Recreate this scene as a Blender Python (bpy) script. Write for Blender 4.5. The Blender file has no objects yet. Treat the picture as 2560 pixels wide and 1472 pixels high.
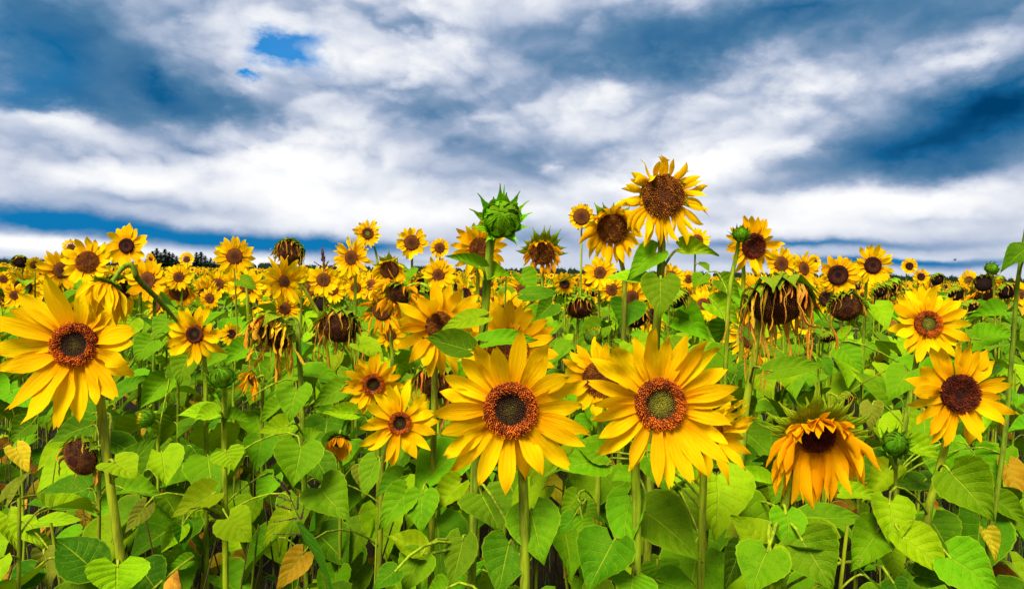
import bpy, math, random
import numpy as np
from mathutils import Vector, Matrix, noise as mnoise

rad = math.radians
sc = bpy.context.scene
COL = sc.collection

# ------------------------------------------------------------------ camera
F = 1707.0                    # focal length in photograph pixels (2560 wide)
CAM = Vector((0.0, 0.0, 1.6))
PITCH, ROLL = 1.78, 1.05
RC = Matrix.Rotation(rad(90 - PITCH), 3, 'X') @ Matrix.Rotation(rad(ROLL), 3, 'Z')
RCI = RC.transposed()
cd = bpy.data.cameras.new('camera')
cd.sensor_width = 36.0
cd.lens = 36.0 * F / 2560.0
cd.clip_start = 0.05
cd.clip_end = 6000.0
cam = bpy.data.objects.new('camera', cd)
cam.matrix_world = Matrix.Translation(CAM) @ RC.to_4x4()
COL.objects.link(cam)
sc.camera = cam

def P(px, py, d):
    """point of the place at depth d metres seen at photograph pixel px, py"""
    return CAM + RC @ Vector(((px - 1280) / F * d, -(py - 736) / F * d, -d))

def proj(p):
    v = RCI @ (Vector(p) - CAM)
    if v.z > -0.05:
        return None
    return 1280 + F * v.x / -v.z, 736 - F * v.y / -v.z, -v.z

# ------------------------------------------------------------------ exposure
sc.view_settings.view_transform = 'Standard'
sc.view_settings.look = 'None'
sc.view_settings.gamma = 1.0
sc.view_settings.use_curve_mapping = False
EXPO = 1.5
sc.view_settings.exposure = EXPO
sc.cycles.max_bounces = 6
sc.cycles.diffuse_bounces = 2
sc.cycles.glossy_bounces = 2
sc.cycles.transmission_bounces = 4
sc.cycles.transparent_max_bounces = 4
sc.cycles.use_denoising = True

# ------------------------------------------------------------------ world: broken cloud over a clear sky
SUN_EL, SUN_AZ = 52.0, 205.0      # azimuth clockwise from +Y: behind the camera, a little left
w = bpy.data.worlds.new('World')
sc.world = w
w.use_nodes = True
nt = w.node_tree
nt.nodes.clear()
N, LK = nt.nodes, nt.links

def nd(t, **kw):
    n = N.new(t)
    for k, v in kw.items():
        setattr(n, k, v)
    return n

def mth(op, a, b=None, c=None, clamp=False):
    n = nd('ShaderNodeMath', operation=op, use_clamp=clamp)
    for i, v in enumerate((a, b, c)):
        if v is None:
            continue
        if isinstance(v, (int, float)):
            n.inputs[i].default_value = v
        else:
            LK.new(v, n.inputs[i])
    return n.outputs[0]

def vmath(op, a, b=None, scale=None):
    n = nd('ShaderNodeVectorMath', operation=op)
    for i, v in enumerate((a, b)):
        if v is None:
            continue
        if isinstance(v, tuple):
            n.inputs[i].default_value = v
        else:
            LK.new(v, n.inputs[i])
    if scale is not None:
        n.inputs['Scale'].default_value = scale
    return n

def noise_tex(vec, scale, detail, rough=0.55, dist=0.0):
    n = nd('ShaderNodeTexNoise', noise_dimensions='3D')
    LK.new(vec, n.inputs['Vector'])
    n.inputs['Scale'].default_value = scale
    n.inputs['Detail'].default_value = detail
    n.inputs['Roughness'].default_value = rough
    n.inputs['Distortion'].default_value = dist
    return n

tc = nd('ShaderNodeTexCoord')
dirv = vmath('NORMALIZE', tc.outputs['Generated']).outputs[0]
sx = nd('ShaderNodeSeparateXYZ')
LK.new(dirv, sx.inputs[0])
az = mth('ARCTAN2', sx.outputs[0], sx.outputs[1])
el = mth('ARCSINE', sx.outputs[2])
flat = vmath('MULTIPLY', dirv, (1.0, 1.0, 1.7)).outputs[0]
big = noise_tex(flat, 4.2, 6.0, 0.55)
fine = noise_tex(flat, 13.0, 8.0, 0.60)

def puff_tex(vec):
    """heaped, cauliflower-like relief: rounded cells within rounded cells"""
    wv = vmath('ADD', vec, vmath('MULTIPLY', vmath('SUBTRACT', big.outputs['Color'], (0.5, 0.5, 0.5)).outputs[0], (0.22, 0.22, 0.16)).outputs[0]).outputs[0]
    wv = vmath('ADD', wv, vmath('MULTIPLY', vmath('SUBTRACT', fine.outputs['Color'], (0.5, 0.5, 0.5)).outputs[0], (0.05, 0.05, 0.05)).outputs[0]).outputs[0]
    v = nd('ShaderNodeTexVoronoi', feature='F1')
    LK.new(wv, v.inputs['Vector'])
    v.inputs['Scale'].default_value = 6.8
    v.inputs['Detail'].default_value = 2.0
    v.inputs['Roughness'].default_value = 0.45
    v.inputs['Lacunarity'].default_value = 2.1
    return v.outputs['Distance']
warp0 = vmath('SUBTRACT', big.outputs['Color'], (0.5, 0.5, 0.5)).outputs[0]
warp1 = vmath('SUBTRACT', fine.outputs['Color'], (0.5, 0.5, 0.5)).outputs[0]
warpA = vmath('MULTIPLY', warp0, (0.20, 0.10, 0.0)).outputs[0]
warpB = vmath('MULTIPLY', warp1, (0.10, 0.07, 0.0)).outputs[0]
# the warp dies away towards the horizon, where clouds lie in flat bands
elk = mth('MULTIPLY', el, 4.5, clamp=True)
elk2 = mth('ADD', mth('MULTIPLY', elk, 0.88), 0.12)
cmb = nd('ShaderNodeCombineXYZ')
LK.new(az, cmb.inputs[0])
LK.new(el, cmb.inputs[1])
wsum = vmath('ADD', warpA, warpB).outputs[0]
wsc = nd('ShaderNodeVectorMath', operation='SCALE')
LK.new(wsum, wsc.inputs[0])
LK.new(elk2, wsc.inputs['Scale'])
Q = vmath('ADD', cmb.outputs[0], wsc.outputs[0]).outputs[0]

def azel(px, py):
    v = (RC @ Vector(((px - 1280) / F, -(py - 736) / F, -1.0))).normalized()
    return math.atan2(v.x, v.y), math.asin(v.z)

def blob(px, py, rx, ry, rot):
    """elliptical cloud mass, given where it stands in the sky; soft-edged"""
    px, py, rx, ry = px * 1.011, py * 1.011, rx * 1.011, ry * 1.011
    a, e = azel(px, py)
    a2, _ = azel(px + 10, py)
    ka = (a2 - a) / 10.0
    _, e2 = azel(px, py - 10)
    ke = (e2 - e) / 10.0
    m = nd('ShaderNodeMapping', vector_type='TEXTURE')
    LK.new(Q, m.inputs['Vector'])
    m.inputs['Location'].default_value = (a, e, 0)
    m.inputs['Rotation'].default_value = (0, 0, rad(rot))
    m.inputs['Scale'].default_value = (rx * ka, ry * ke, 1)
    g = nd('ShaderNodeTexGradient', gradient_type='QUADRATIC_SPHERE')
    LK.new(m.outputs[0], g.inputs['Vector'])
    return g.outputs['Fac']

BLOBS = [
    # dark masses (display px of the photograph, radii, rotation, amount)
    (300, 165, 680, 260, -8, -0.72), (560, 262, 420, 90, -8, -0.42), (120, 235, 420, 110, -6, -0.40), (30, 110, 220, 260, 0, -0.42), (90, 20, 220, 130, 0, -0.22),
    (1950, 30, 1250, 190, 2, -0.66), (1650, 110, 520, 150, 0, -0.36), (1400, 170, 380, 130, 0, -0.2), (2200, 150, 420, 110, 10, -0.2), (2300, 60, 500, 150, 10, -0.28),
    (2490, 265, 640, 240, 12, -1.25), (2270, 370, 540, 130, 8, -0.55), (2420, 420, 420, 90, 5, -0.35),
    (1990, 375, 340, 110, 0, -0.30), (980, 262, 460, 90, 0, -0.34), (1290, 375, 430, 150, 0, -0.40),
    (1080, 425, 300, 70, -5, -0.24), (1640, 220, 260, 90, 20, -0.2), (1180, 190, 300, 100, 0, -0.16),
    (130, 545, 640, 62, -5, -0.55), (560, 590, 560, 52, -3, -0.45), (860, 608, 420, 36, 0, -0.30),
    (1980, 600, 760, 26, 0, -0.35), (2200, 640, 700, 30, 0, -0.45), (1350, 585, 300, 60, 0, -0.25), (1700, 620, 400, 40, 0, -0.12),
    (480, 365, 130, 70, 0, -0.50), (590, 360, 80, 50, 0, -0.40), (170, 390, 330, 60, 0, -0.26), (330, 500, 520, 46, -3, -0.30),
    (400, 395, 160, 60, -20, -0.3), (880, 465, 200, 50, 0, -0.18), (2290, 540, 330, 26, 0, -0.24), (1880, 455, 220, 40, 0, -0.2),
    (1500, 370, 200, 60, 25, -0.16), (1130, 340, 160, 60, 0, -0.25), (40, 650, 420, 22, 0, -0.4), (900, 645, 500, 20, 0, -0.2),
    # bright masses
    (720, 385, 620, 180, -4, 0.60), (280, 440, 620, 80, 0, 0.40), (90, 275, 320, 70, -8, 0.62), (740, 510, 230, 110, -25, 0.50),
    (1010, 515, 460, 110, 0, 0.50), (1080, 60, 380, 170, 40, 0.40), (640, 40, 380, 130, 0, 0.06), (880, 150, 300, 140, 0, 0.14),
    (1760, 385, 420, 90, 8, 0.64), (2150, 500, 760, 80, -2, 0.62), (1520, 465, 340, 80, 0, 0.45), (1500, 240, 170, 110, 50, 0.32),
    (1950, 250, 330, 80, 20, 0.28), (2420, 120, 300, 90, 25, 0.34), (2250, 633, 420, 16, 0, 0.6), (150, 607, 560, 32, -3, 0.8),
    (650, 645, 220, 40, 0, 0.7), (1900, 560, 640, 50, 0, 0.30), (640, 285, 260, 40, -10, 0.3), (1330, 520, 260, 60, 0, 0.35),
    (610, 205, 90, 60, 0, 0.25), (1340, 425, 60, 36, 0, 0.35),
]
# banks of clear distant blue under the cloud base
BANKS = [(130, 548, 620, 58, -5, 1.9), (560, 592, 560, 46, -3, 1.7), (880, 606, 440, 34, 0, 1.3), (1990, 602, 700, 22, 0, 1.1), (2180, 643, 760, 26, 0, 1.6),
         (10, 170, 260, 240, 0, 0.7), (30, 650, 380, 20, 0, 1.2), (1290, 595, 260, 46, 0, 0.5)]
acc = None
for (px, py, rx, ry, rot, amp) in BLOBS:
    b = blob(px, py, rx, ry, rot)
    acc = mth('MULTIPLY_ADD', b, amp, acc if acc is not None else 0.0)
n1 = mth('MULTIPLY', mth('SUBTRACT', big.outputs['Fac'], 0.5), 0.62)
n2 = mth('MULTIPLY', mth('SUBTRACT', fine.outputs['Fac'], 0.5), 0.20)
# lit crests and shaded hollows: the same noise looked up a little higher
up = vmath('ADD', flat, (0.0, 0.0, 0.035)).outputs[0]
puff = puff_tex(flat)
puff2 = puff_tex(vmath('ADD', flat, (0.0, 0.0, 0.030)).outputs[0])
big2 = noise_tex(vmath('ADD', flat, (0.0, 0.0, 0.06)).outputs[0], 4.2, 6.0, 0.55)
emb = mth('ADD', mth('MULTIPLY', mth('SUBTRACT', puff2, puff), 0.62),
          mth('MULTIPLY', mth('SUBTRACT', big.outputs['Fac'], big2.outputs['Fac']), 0.40))
emb = mth('ADD', emb, mth('MULTIPLY', mth('SUBTRACT', 0.45, puff), 0.34))
n2 = mth('ADD', n2, emb)
calm = mth('MULTIPLY_ADD', mth('ADD', acc, 0.62, None, True), 0.85, 0.16)
nsum = mth('MULTIPLY', mth('MULTIPLY', mth('ADD', n1, n2), elk2), calm)
raw = mth('ADD', mth('ADD', acc, nsum), 0.76)
# soft shoulder at the dark end so that deep cloud keeps its modelling
low = mth('MINIMUM', raw, 0.5)
low = mth('DIVIDE', mth('SUBTRACT', low, 0.5), mth('SUBTRACT', 1.0, mth('MULTIPLY', mth('SUBTRACT', low, 0.5), 0.95)))
high = mth('MAXIMUM', mth('SUBTRACT', raw, 0.70), 0.0)
high = mth('DIVIDE', high, mth('MULTIPLY_ADD', high, 1.7, 1.0))
midv = mth('MINIMUM', mth('MAXIMUM', raw, 0.5), 0.70)
Lum = mth('ADD', mth('ADD', midv, high), low)
ramp = nd('ShaderNodeValToRGB')
LK.new(Lum, ramp.inputs['Fac'])
cr = ramp.color_ramp
cr.interpolation = 'B_SPLINE' if False else 'LINEAR'
stops = [(0.02, (0.0, 0.048, 0.15)), (0.16, (0.008, 0.118, 0.29)), (0.30, (0.085, 0.215, 0.385)), (0.46, (0.25, 0.355, 0.53)),
         (0.62, (0.48, 0.55, 0.70)), (0.78, (0.73, 0.77, 0.86)), (0.94, (1.02, 1.02, 1.02))]
while len(cr.elements) < len(stops):
    cr.elements.new(0.5)
for e_, (p_, c_) in zip(cr.elements, stops):
    e_.position = p_
    e_.color = (*c_, 1)
cl = nd('ShaderNodeVectorMath', operation='SCALE')
bank = None
for (px, py, rx, ry, rot, amp) in BANKS:
    bank = mth('MULTIPLY_ADD', blob(px, py, rx, ry, rot), amp, bank if bank is not None else 0.0)
bank = mth('MULTIPLY', bank, mth('MULTIPLY_ADD', fine.outputs['Fac'], 0.8, 0.55))
bmix = nd('ShaderNodeMix', data_type='RGBA')
LK.new(mth('MULTIPLY', bank, 0.9, clamp=True), bmix.inputs[0])
LK.new(ramp.outputs['Color'], bmix.inputs[6])
bmix.inputs[7].default_value = (0.005, 0.19, 0.46, 1)
LK.new(bmix.outputs[2], cl.inputs[0])
cl.inputs['Scale'].default_value = 1.0 / 2 ** EXPO
cloud = nd('ShaderNodeBackground')
LK.new(cl.outputs[0], cloud.inputs['Color'])
sky = nd('ShaderNodeTexSky', sky_type='NISHITA')
sky.sun_disc = False
sky.sun_elevation = rad(SUN_EL)
sky.sun_rotation = rad(SUN_AZ)
sky.altitude = 200.0
sky.ozone_density = 3.0
hs = nd('ShaderNodeHueSaturation')
hs.inputs['Saturation'].default_value = 1.75
LK.new(sky.outputs[0], hs.inputs['Color'])
clear = nd('ShaderNodeBackground')
LK.new(hs.outputs[0], clear.inputs['Color'])
clear.inputs['Strength'].default_value = 0.055
hole = mth('ADD', mth('MULTIPLY', blob(728, 128, 120, 80, 0), 2.6), mth('MULTIPLY', blob(624, 178, 40, 22, 0), 2.0))
hole = mth('ADD', hole, mth('MULTIPLY', blob(735, 78, 130, 50, 0), 1.0), None)
hole = mth('MULTIPLY', hole, mth('MULTIPLY_ADD', fine.outputs['Fac'], 2.4, -0.35), clamp=True)
hole = mth('MULTIPLY', hole, mth('MULTIPLY_ADD', hole, -0.25, 1.2), clamp=True)
mix = nd('ShaderNodeMixShader')
LK.new(hole, mix.inputs[0])
LK.new(cloud.outputs[0], mix.inputs[1])
LK.new(clear.outputs[0], mix.inputs[2])
wo = nd('ShaderNodeOutputWorld')
LK.new(mix.outputs[0], wo.inputs['Surface'])
w.cycles.sampling_method = 'MANUAL'
w.cycles.sample_map_resolution = 512

# ------------------------------------------------------------------ sun, veiled by thin cloud
sl = bpy.data.lights.new('sun', 'SUN')
sl.energy = 2.7
sl.angle = rad(24)
sl.color = (1.0, 0.95, 0.86)
so = bpy.data.objects.new('sun', sl)
sdir = Vector((math.sin(rad(SUN_AZ)) * math.cos(rad(SUN_EL)), math.cos(rad(SUN_AZ)) * math.cos(rad(SUN_EL)), math.sin(rad(SUN_EL))))
so.rotation_euler = sdir.to_track_quat('Z', 'Y').to_euler()
so.location = (0, 0, 30)
COL.objects.link(so)

# ------------------------------------------------------------------ materials
rng = random.Random(11)

class Nodes:
    """small helper around one material's node tree"""
    def __init__(s, name):
        s.m = bpy.data.materials.new(name)
        s.m.use_nodes = True
        s.t = s.m.node_tree
        s.t.nodes.clear()
        s.out = s.t.nodes.new('ShaderNodeOutputMaterial')
    def n(s, typ, ins=None, **kw):
        n = s.t.nodes.new(typ)
        for k, v in kw.items():
            setattr(n, k, v)
        for k, v in (ins or {}).items():
            s.set(n.inputs[k], v)
        return n
    def set(s, sock, v):
        if hasattr(v, 'is_linked') or isinstance(v, bpy.types.NodeSocket):
            s.t.links.new(v, sock)
        else:
            sock.default_value = v
    def math(s, op, a, b=0.0, c=0.0, clamp=False):
        n = s.n('ShaderNodeMath', operation=op, use_clamp=clamp)
        for i, v in enumerate((a, b, c)):
            s.set(n.inputs[i], v)
        return n.outputs[0]
    def mix(s, f, a, b, mode='MIX'):
        n = s.n('ShaderNodeMix', data_type='RGBA', blend_type=mode)
        s.set(n.inputs[0], f)
        s.set(n.inputs[6], a)
        s.set(n.inputs[7], b)
        return n.outputs[2]
    def ramp(s, f, stops):
        n = s.n('ShaderNodeValToRGB')
        s.set(n.inputs[0], f)
        e = n.color_ramp.elements
        while len(e) < len(stops):
            e.new(0.5)
        for q, (p, c) in zip(e, stops):
            q.position = p
            q.color = (*c, 1)
        return n.outputs[0]
    def smooth(s, x, a, b):
        n = s.n('ShaderNodeMapRange', interpolation_type='SMOOTHSTEP')
        s.set(n.inputs['Value'], x)
        n.inputs['From Min'].default_value = a
        n.inputs['From Max'].default_value = b
        return n.outputs[0]
    def uv(s):
        n = s.n('ShaderNodeUVMap')
        q = s.n('ShaderNodeSeparateXYZ', {0: n.outputs[0]})
        return q.outputs[0], q.outputs[1], n.outputs[0]
    def rand(s):
        """one random number per object and per loose piece of it"""
        oi = s.n('ShaderNodeObjectInfo')
        g = s.n('ShaderNodeNewGeometry')
        x = s.math('FRACT', s.math('ADD', oi.outputs['Random'], s.math('MULTIPLY', g.outputs['Random Per Island'], 7.3)))
        return x, oi
    def finish(s, col, rough=0.55, spec=0.3, trans=0.0, tcol=None, bump=None, bstr=0.3, bdist=0.002, sheen=0.0):
        ins = {'Base Color': col, 'Roughness': rough, 'Specular IOR Level': spec}
        p = s.n('ShaderNodeBsdfPrincipled', ins)
        if sheen:
            p.inputs['Sheen Weight'].default_value = sheen
        if bump is not None:
            b = s.n('ShaderNodeBump', {'Height': bump, 'Strength': bstr, 'Distance': bdist})
            s.t.links.new(b.outputs[0], p.inputs['Normal'])
        res = p.outputs[0]
        if trans > 0:
            tb = s.n('ShaderNodeBsdfTranslucent', {'Color': tcol if tcol is not None else col})
            mx = s.n('ShaderNodeMixShader', {0: trans, 1: res, 2: tb.outputs[0]})
            res = mx.outputs[0]
        s.t.links.new(res, s.out.inputs[0])
        return s.m

def leaf_material(name, fixed=None):
    k = Nodes(name)
    u, v, uvv = k.uv()
    r, oi = k.rand()
    base = oi.outputs['Color'] if fixed is None else (*fixed, 1)
    su = k.math('ABSOLUTE', k.math('MULTIPLY_ADD', u, 2.0, -1.0))
    # blade colour: patches of yellower and darker green, speckle
    tcn = k.n('ShaderNodeTexCoord')
    off = k.n('ShaderNodeVectorMath', operation='ADD')
    k.set(off.inputs[0], tcn.outputs['Object'])
    cb = k.n('ShaderNodeCombineXYZ', {0: k.math('MULTIPLY', r, 40.0)})
    k.set(off.inputs[1], cb.outputs[0])
    n1 = k.n('ShaderNodeTexNoise', {'Vector': off.outputs[0], 'Scale': 2.4 if fixed is None else 9.0, 'Detail': 5.0, 'Roughness': 0.6})
    n2 = k.n('ShaderNodeTexNoise', {'Vector': off.outputs[0], 'Scale': 26.0, 'Detail': 3.0})
    hs = k.n('ShaderNodeHueSaturation', {'Color': base})
    k.set(hs.inputs['Hue'], k.math('MULTIPLY_ADD', r, 0.030, 0.468))
    k.set(hs.inputs['Value'], k.math('MULTIPLY_ADD', r, 0.45, 0.80))
    c = k.mix(k.smooth(n1.outputs[0], 0.45, 0.72), hs.outputs[0], (0.62, 0.75, 0.30, 1), 'MULTIPLY')
    c = k.mix(k.math('MULTIPLY', k.smooth(n1.outputs[0], 0.48, 0.25), 0.30), c, (0.16, 0.23, 0.006, 1))
    c = k.mix(k.math('MULTIPLY', k.smooth(n2.outputs[0], 0.56, 0.72), 0.32), c, (0.22, 0.30, 0.008, 1))
    c = k.mix(k.math('MULTIPLY', k.smooth(n2.outputs[0], 0.42, 0.30), 0.35), c, (0.02, 0.09, 0.001, 1))
    # a brown-yellow worn edge in places
    worn = k.math('MULTIPLY', k.smooth(su, 0.72, 1.0), k.smooth(n1.outputs[0], 0.58, 0.70))
    worn = k.math('MULTIPLY', worn, k.smooth(r, 0.5, 0.8))
    c = k.mix(k.math('MULTIPLY', worn, 0.7), c, (0.28, 0.15, 0.015, 1))
    # veins: midrib and paired side veins
    mid = k.smooth(su, 0.045, 0.012)
    q = k.math('SUBTRACT', v, k.math('MULTIPLY', su, 0.30))
    fr = k.math('ABSOLUTE', k.math('SUBTRACT', k.math('FRACT', k.math('MULTIPLY', q, 6.0)), 0.5))
    side = k.math('MULTIPLY', k.smooth(fr, 0.07, 0.015), k.smooth(su, 1.0, 0.35))
    side = k.math('MULTIPLY', side, k.smooth(v, 0.95, 0.5))
    vein = k.math('MAXIMUM', k.math('MULTIPLY', mid, 0.8), k.math('MULTIPLY', side, 0.42))
    c = k.mix(k.math('MULTIPLY', vein, 0.75), c, (0.28, 0.38, 0.01, 1))
    rim = k.smooth(su, 0.93, 1.0)
    c = k.mix(k.math('MULTIPLY', rim, 0.45), c, (0.30, 0.42, 0.01, 1))
    hgt = k.math('ADD', k.math('MULTIPLY', vein, -0.8), k.math('MULTIPLY', n2.outputs[0], 0.5))
    hgt = k.math('ADD', hgt, k.math('MULTIPLY', fr, 0.9))
    # pin holes and brown specks here and there
    n3 = k.n('ShaderNodeTexVoronoi', {'Vector': off.outputs[0], 'Scale': 7.0 if fixed is None else 40.0})
    spot = k.math('MULTIPLY', k.smooth(n3.outputs['Distance'], 0.085, 0.05), k.smooth(r, 0.55, 0.7))
    c = k.mix(k.math('MULTIPLY', spot, 0.85), c, (0.08, 0.045, 0.01, 1))
    tc_ = k.mix(0.5, c, (0.16, 0.28, 0.0, 1))
    return k.finish(c, 0.6, 0.035, 0.19, tc_, hgt, 0.7, 0.004 if fixed is None else 0.01)

def petal_material(name, fixed=None):
    k = Nodes(name)
    u, v, uvv = k.uv()
    r, oi = k.rand()
    base = oi.outputs['Color'] if fixed is None else (*fixed, 1)
    hs = k.n('ShaderNodeHueSaturation', {'Color': base})
    k.set(hs.inputs['Hue'], k.math('MULTIPLY_ADD', r, 0.016, 0.492))
    k.set(hs.inputs['Value'], k.math('MULTIPLY_ADD', r, 0.14, 0.90))
    # deeper orange towards the root, fine lengthwise streaks
    c = k.mix(k.math('MULTIPLY', k.smooth(v, 0.50, 0.0), 0.60), hs.outputs[0], (0.84, 0.22, 0.0, 1))
    mp = k.n('ShaderNodeMapping', {'Vector': uvv, 'Scale': (9.0, 0.7, 1.0)})
    cb = k.n('ShaderNodeCombineXYZ', {0: k.math('MULTIPLY', r, 50.0)})
    k.set(mp.inputs['Location'], cb.outputs[0])
    nz = k.n('ShaderNodeTexNoise', {'Vector': mp.outputs[0], 'Scale': 2.0, 'Detail': 4.0, 'Roughness': 0.6})
    c = k.mix(k.math('MULTIPLY', k.smooth(nz.outputs[0], 0.50, 0.74), 0.42), c, (0.84, 0.32, 0.0, 1))
    c = k.mix(k.math('MULTIPLY', k.smooth(nz.outputs[0], 0.46, 0.25), 0.30), c, (0.98, 0.68, 0.008, 1))
    gr = k.math('ABSOLUTE', k.math('SUBTRACT', k.math('FRACT', k.math('MULTIPLY_ADD', u, 4.0, 0.5)), 0.5))
    gv = k.math('MULTIPLY', k.smooth(gr, 0.14, 0.02), k.smooth(v, 0.98, 0.45))
    c = k.mix(k.math('MULTIPLY', gv, 0.34), c, (0.72, 0.22, 0.0, 1))
    # a browned tip on a few
    brown = k.math('MULTIPLY', k.smooth(v, 0.90, 1.0), k.smooth(r, 0.72, 0.85))
    c = k.mix(k.math('MULTIPLY', brown, 0.7), c, (0.35, 0.13, 0.01, 1))
    return k.finish(c, 0.65, 0.02, 0.34, k.mix(0.4, c, (0.97, 0.56, 0.0, 1)), nz.outputs[0], 0.6, 0.004)

def plain_material(name, col, alt, scale=30.0, rough=0.6, spec=0.25, trans=0.0, bump=0.3, stretch=(1, 1, 1), objcol=False):
    k = Nodes(name)
    r, oi = k.rand()
    tcn = k.n('ShaderNodeTexCoord')
    mp = k.n('ShaderNodeMapping', {'Vector': tcn.outputs['Object'], 'Scale': stretch})
    nz = k.n('ShaderNodeTexNoise', {'Vector': mp.outputs[0], 'Scale': scale, 'Detail': 5.0, 'Roughness': 0.62})
    f = k.math('ADD', k.smooth(nz.outputs[0], 0.35, 0.68), k.math('MULTIPLY_ADD', r, 0.6, -0.3), clamp=True)
    c = k.mix(f, (*col, 1), (*alt, 1))
    if objcol:
        c = k.mix(1.0, c, oi.outputs['Color'], 'MULTIPLY')
    return k.finish(c, rough, spec, trans, None, nz.outputs[0], bump, 0.003)

def disc_material(name, stops, speck, amt, scale=17.0):
    """disc florets: colour by distance from the centre (uv y), packed cells"""
    k = Nodes(name)
    u, v, uvv = k.uv()
    tcn = k.n('ShaderNodeTexCoord')
    vo = k.n('ShaderNodeTexVoronoi', {'Vector': tcn.outputs['Object'], 'Scale': scale})
    nz = k.n('ShaderNodeTexNoise', {'Vector': tcn.outputs['Object'], 'Scale': 7.0, 'Detail': 6.0, 'Roughness': 0.7})
    vv = k.math('ADD', v, k.math('MULTIPLY_ADD', nz.outputs[0], 0.16, -0.08))
    c = k.ramp(vv, stops)
    cell = k.smooth(vo.outputs['Distance'], 0.30, 0.62)
    c = k.mix(k.math('MULTIPLY', cell, amt), c, (*speck, 1))
    h = k.math('MULTIPLY', vo.outputs['Distance'], -1.0)
    return k.finish(c, 0.75, 0.15, 0.0, None, h, 0.9, 0.006)

M = {}
M['leaf'] = leaf_material('leaf')
M['leaf_far'] = leaf_material('leaf_far', (0.105, 0.25, 0.004))
M['petal'] = petal_material('petal')
M['petal_far'] = petal_material('petal_far', (0.93, 0.51, 0.001))
M['stem'] = plain_material('stem', (0.24, 0.31, 0.010), (0.085, 0.11, 0.008), 90.0, 0.75, 0.08, 0.0, 0.9, (1, 1, 0.12), True)
M['bract'] = leaf_material('bract')
M['withered'] = plain_material('withered', (0.66, 0.32, 0.018), (0.26, 0.085, 0.008), 35.0, 0.75, 0.1, 0.15, 0.5, (1, 1, 1), True)
M['fresh'] = disc_material('disc_fresh', [(0.0, (0.17, 0.14, 0.010)), (0.14, (0.09, 0.065, 0.006)), (0.30, (0.045, 0.020, 0.004)), (0.50, (0.022, 0.006, 0.003)),
                           (0.60, (0.14, 0.028, 0.004)), (0.78, (0.32, 0.065, 0.006)), (1.0, (0.28, 0.06, 0.006))], (0.012, 0.004, 0.003), 0.75)
M['olive'] = disc_material('disc_olive', [(0.0, (0.36, 0.33, 0.02)), (0.25, (0.24, 0.22, 0.012)), (0.44, (0.12, 0.09, 0.008)), (0.54, (0.03, 0.008, 0.003)),
                           (0.62, (0.14, 0.03, 0.004)), (0.78, (0.32, 0.07, 0.006)), (1.0, (0.26, 0.06, 0.006))], (0.03, 0.015, 0.003), 0.6)
M['dark'] = disc_material('disc_dark', [(0.0, (0.012, 0.005, 0.003)), (0.25, (0.018, 0.006, 0.003)), (0.38, (0.15, 0.026, 0.005)), (0.6, (0.10, 0.018, 0.005)),
                          (0.8, (0.045, 0.009, 0.005)), (1.0, (0.07, 0.014, 0.004))], (0.008, 0.003, 0.003), 0.7)
M['brown'] = disc_material('disc_brown', [(0.0, (0.09, 0.020, 0.004)), (0.3, (0.17, 0.040, 0.005)), (0.5, (0.26, 0.072, 0.006)), (0.8, (0.35, 0.115, 0.008)), (1.0, (0.24, 0.062, 0.005))],
                           (0.035, 0.009, 0.003), 0.8, 20.0)
M['dead'] = disc_material('disc_dead', [(0.0, (0.045, 0.014, 0.006)), (0.5, (0.03, 0.008, 0.004)), (1.0, (0.022, 0.006, 0.003))], (0.006, 0.003, 0.002), 0.7, 22.0)
M['floret_ring'] = plain_material('floret_ring', (0.85, 0.175, 0.008), (0.17, 0.026, 0.004), 3.0, 0.7, 0.15)
M['floret_core'] = plain_material('floret_core', (0.16, 0.10, 0.012), (0.022, 0.010, 0.003), 3.0, 0.7, 0.15)
M['floret_olive'] = plain_material('floret_olive', (0.42, 0.38, 0.02), (0.10, 0.08, 0.006), 3.0, 0.7, 0.1)
M['floret_dark'] = plain_material('floret_dark', (0.20, 0.030, 0.005), (0.045, 0.008, 0.003), 3.0, 0.7, 0.15)
M['floret_brown'] = plain_material('floret_brown', (0.46, 0.150, 0.012), (0.12, 0.030, 0.004), 3.0, 0.7, 0.15)
M['bark'] = plain_material('bark', (0.05, 0.035, 0.02), (0.03, 0.02, 0.012), 8.0)
M['needles'] = plain_material('needles', (0.014, 0.034, 0.012), (0.006, 0.015, 0.006), 2.0, 0.8, 0.1)
M['grass'] = plain_material('grass', (0.030, 0.085, 0.004), (0.06, 0.055, 0.008), 6.0, 0.6, 0.2, 0.2)
M['straw'] = plain_material('straw', (0.08, 0.052, 0.010), (0.03, 0.020, 0.005), 8.0, 0.7, 0.15)
M['seedhead'] = plain_material('seedhead', (0.10, 0.022, 0.025), (0.05, 0.012, 0.02), 40.0, 0.7, 0.2)
M['insect'] = plain_material('insect', (0.02, 0.012, 0.008), (0.10, 0.05, 0.01), 300.0, 0.5, 0.4)
M['wing'] = plain_material('wing', (0.10, 0.09, 0.08), (0.06, 0.05, 0.05), 100.0, 0.3, 0.5, 0.4)

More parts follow.
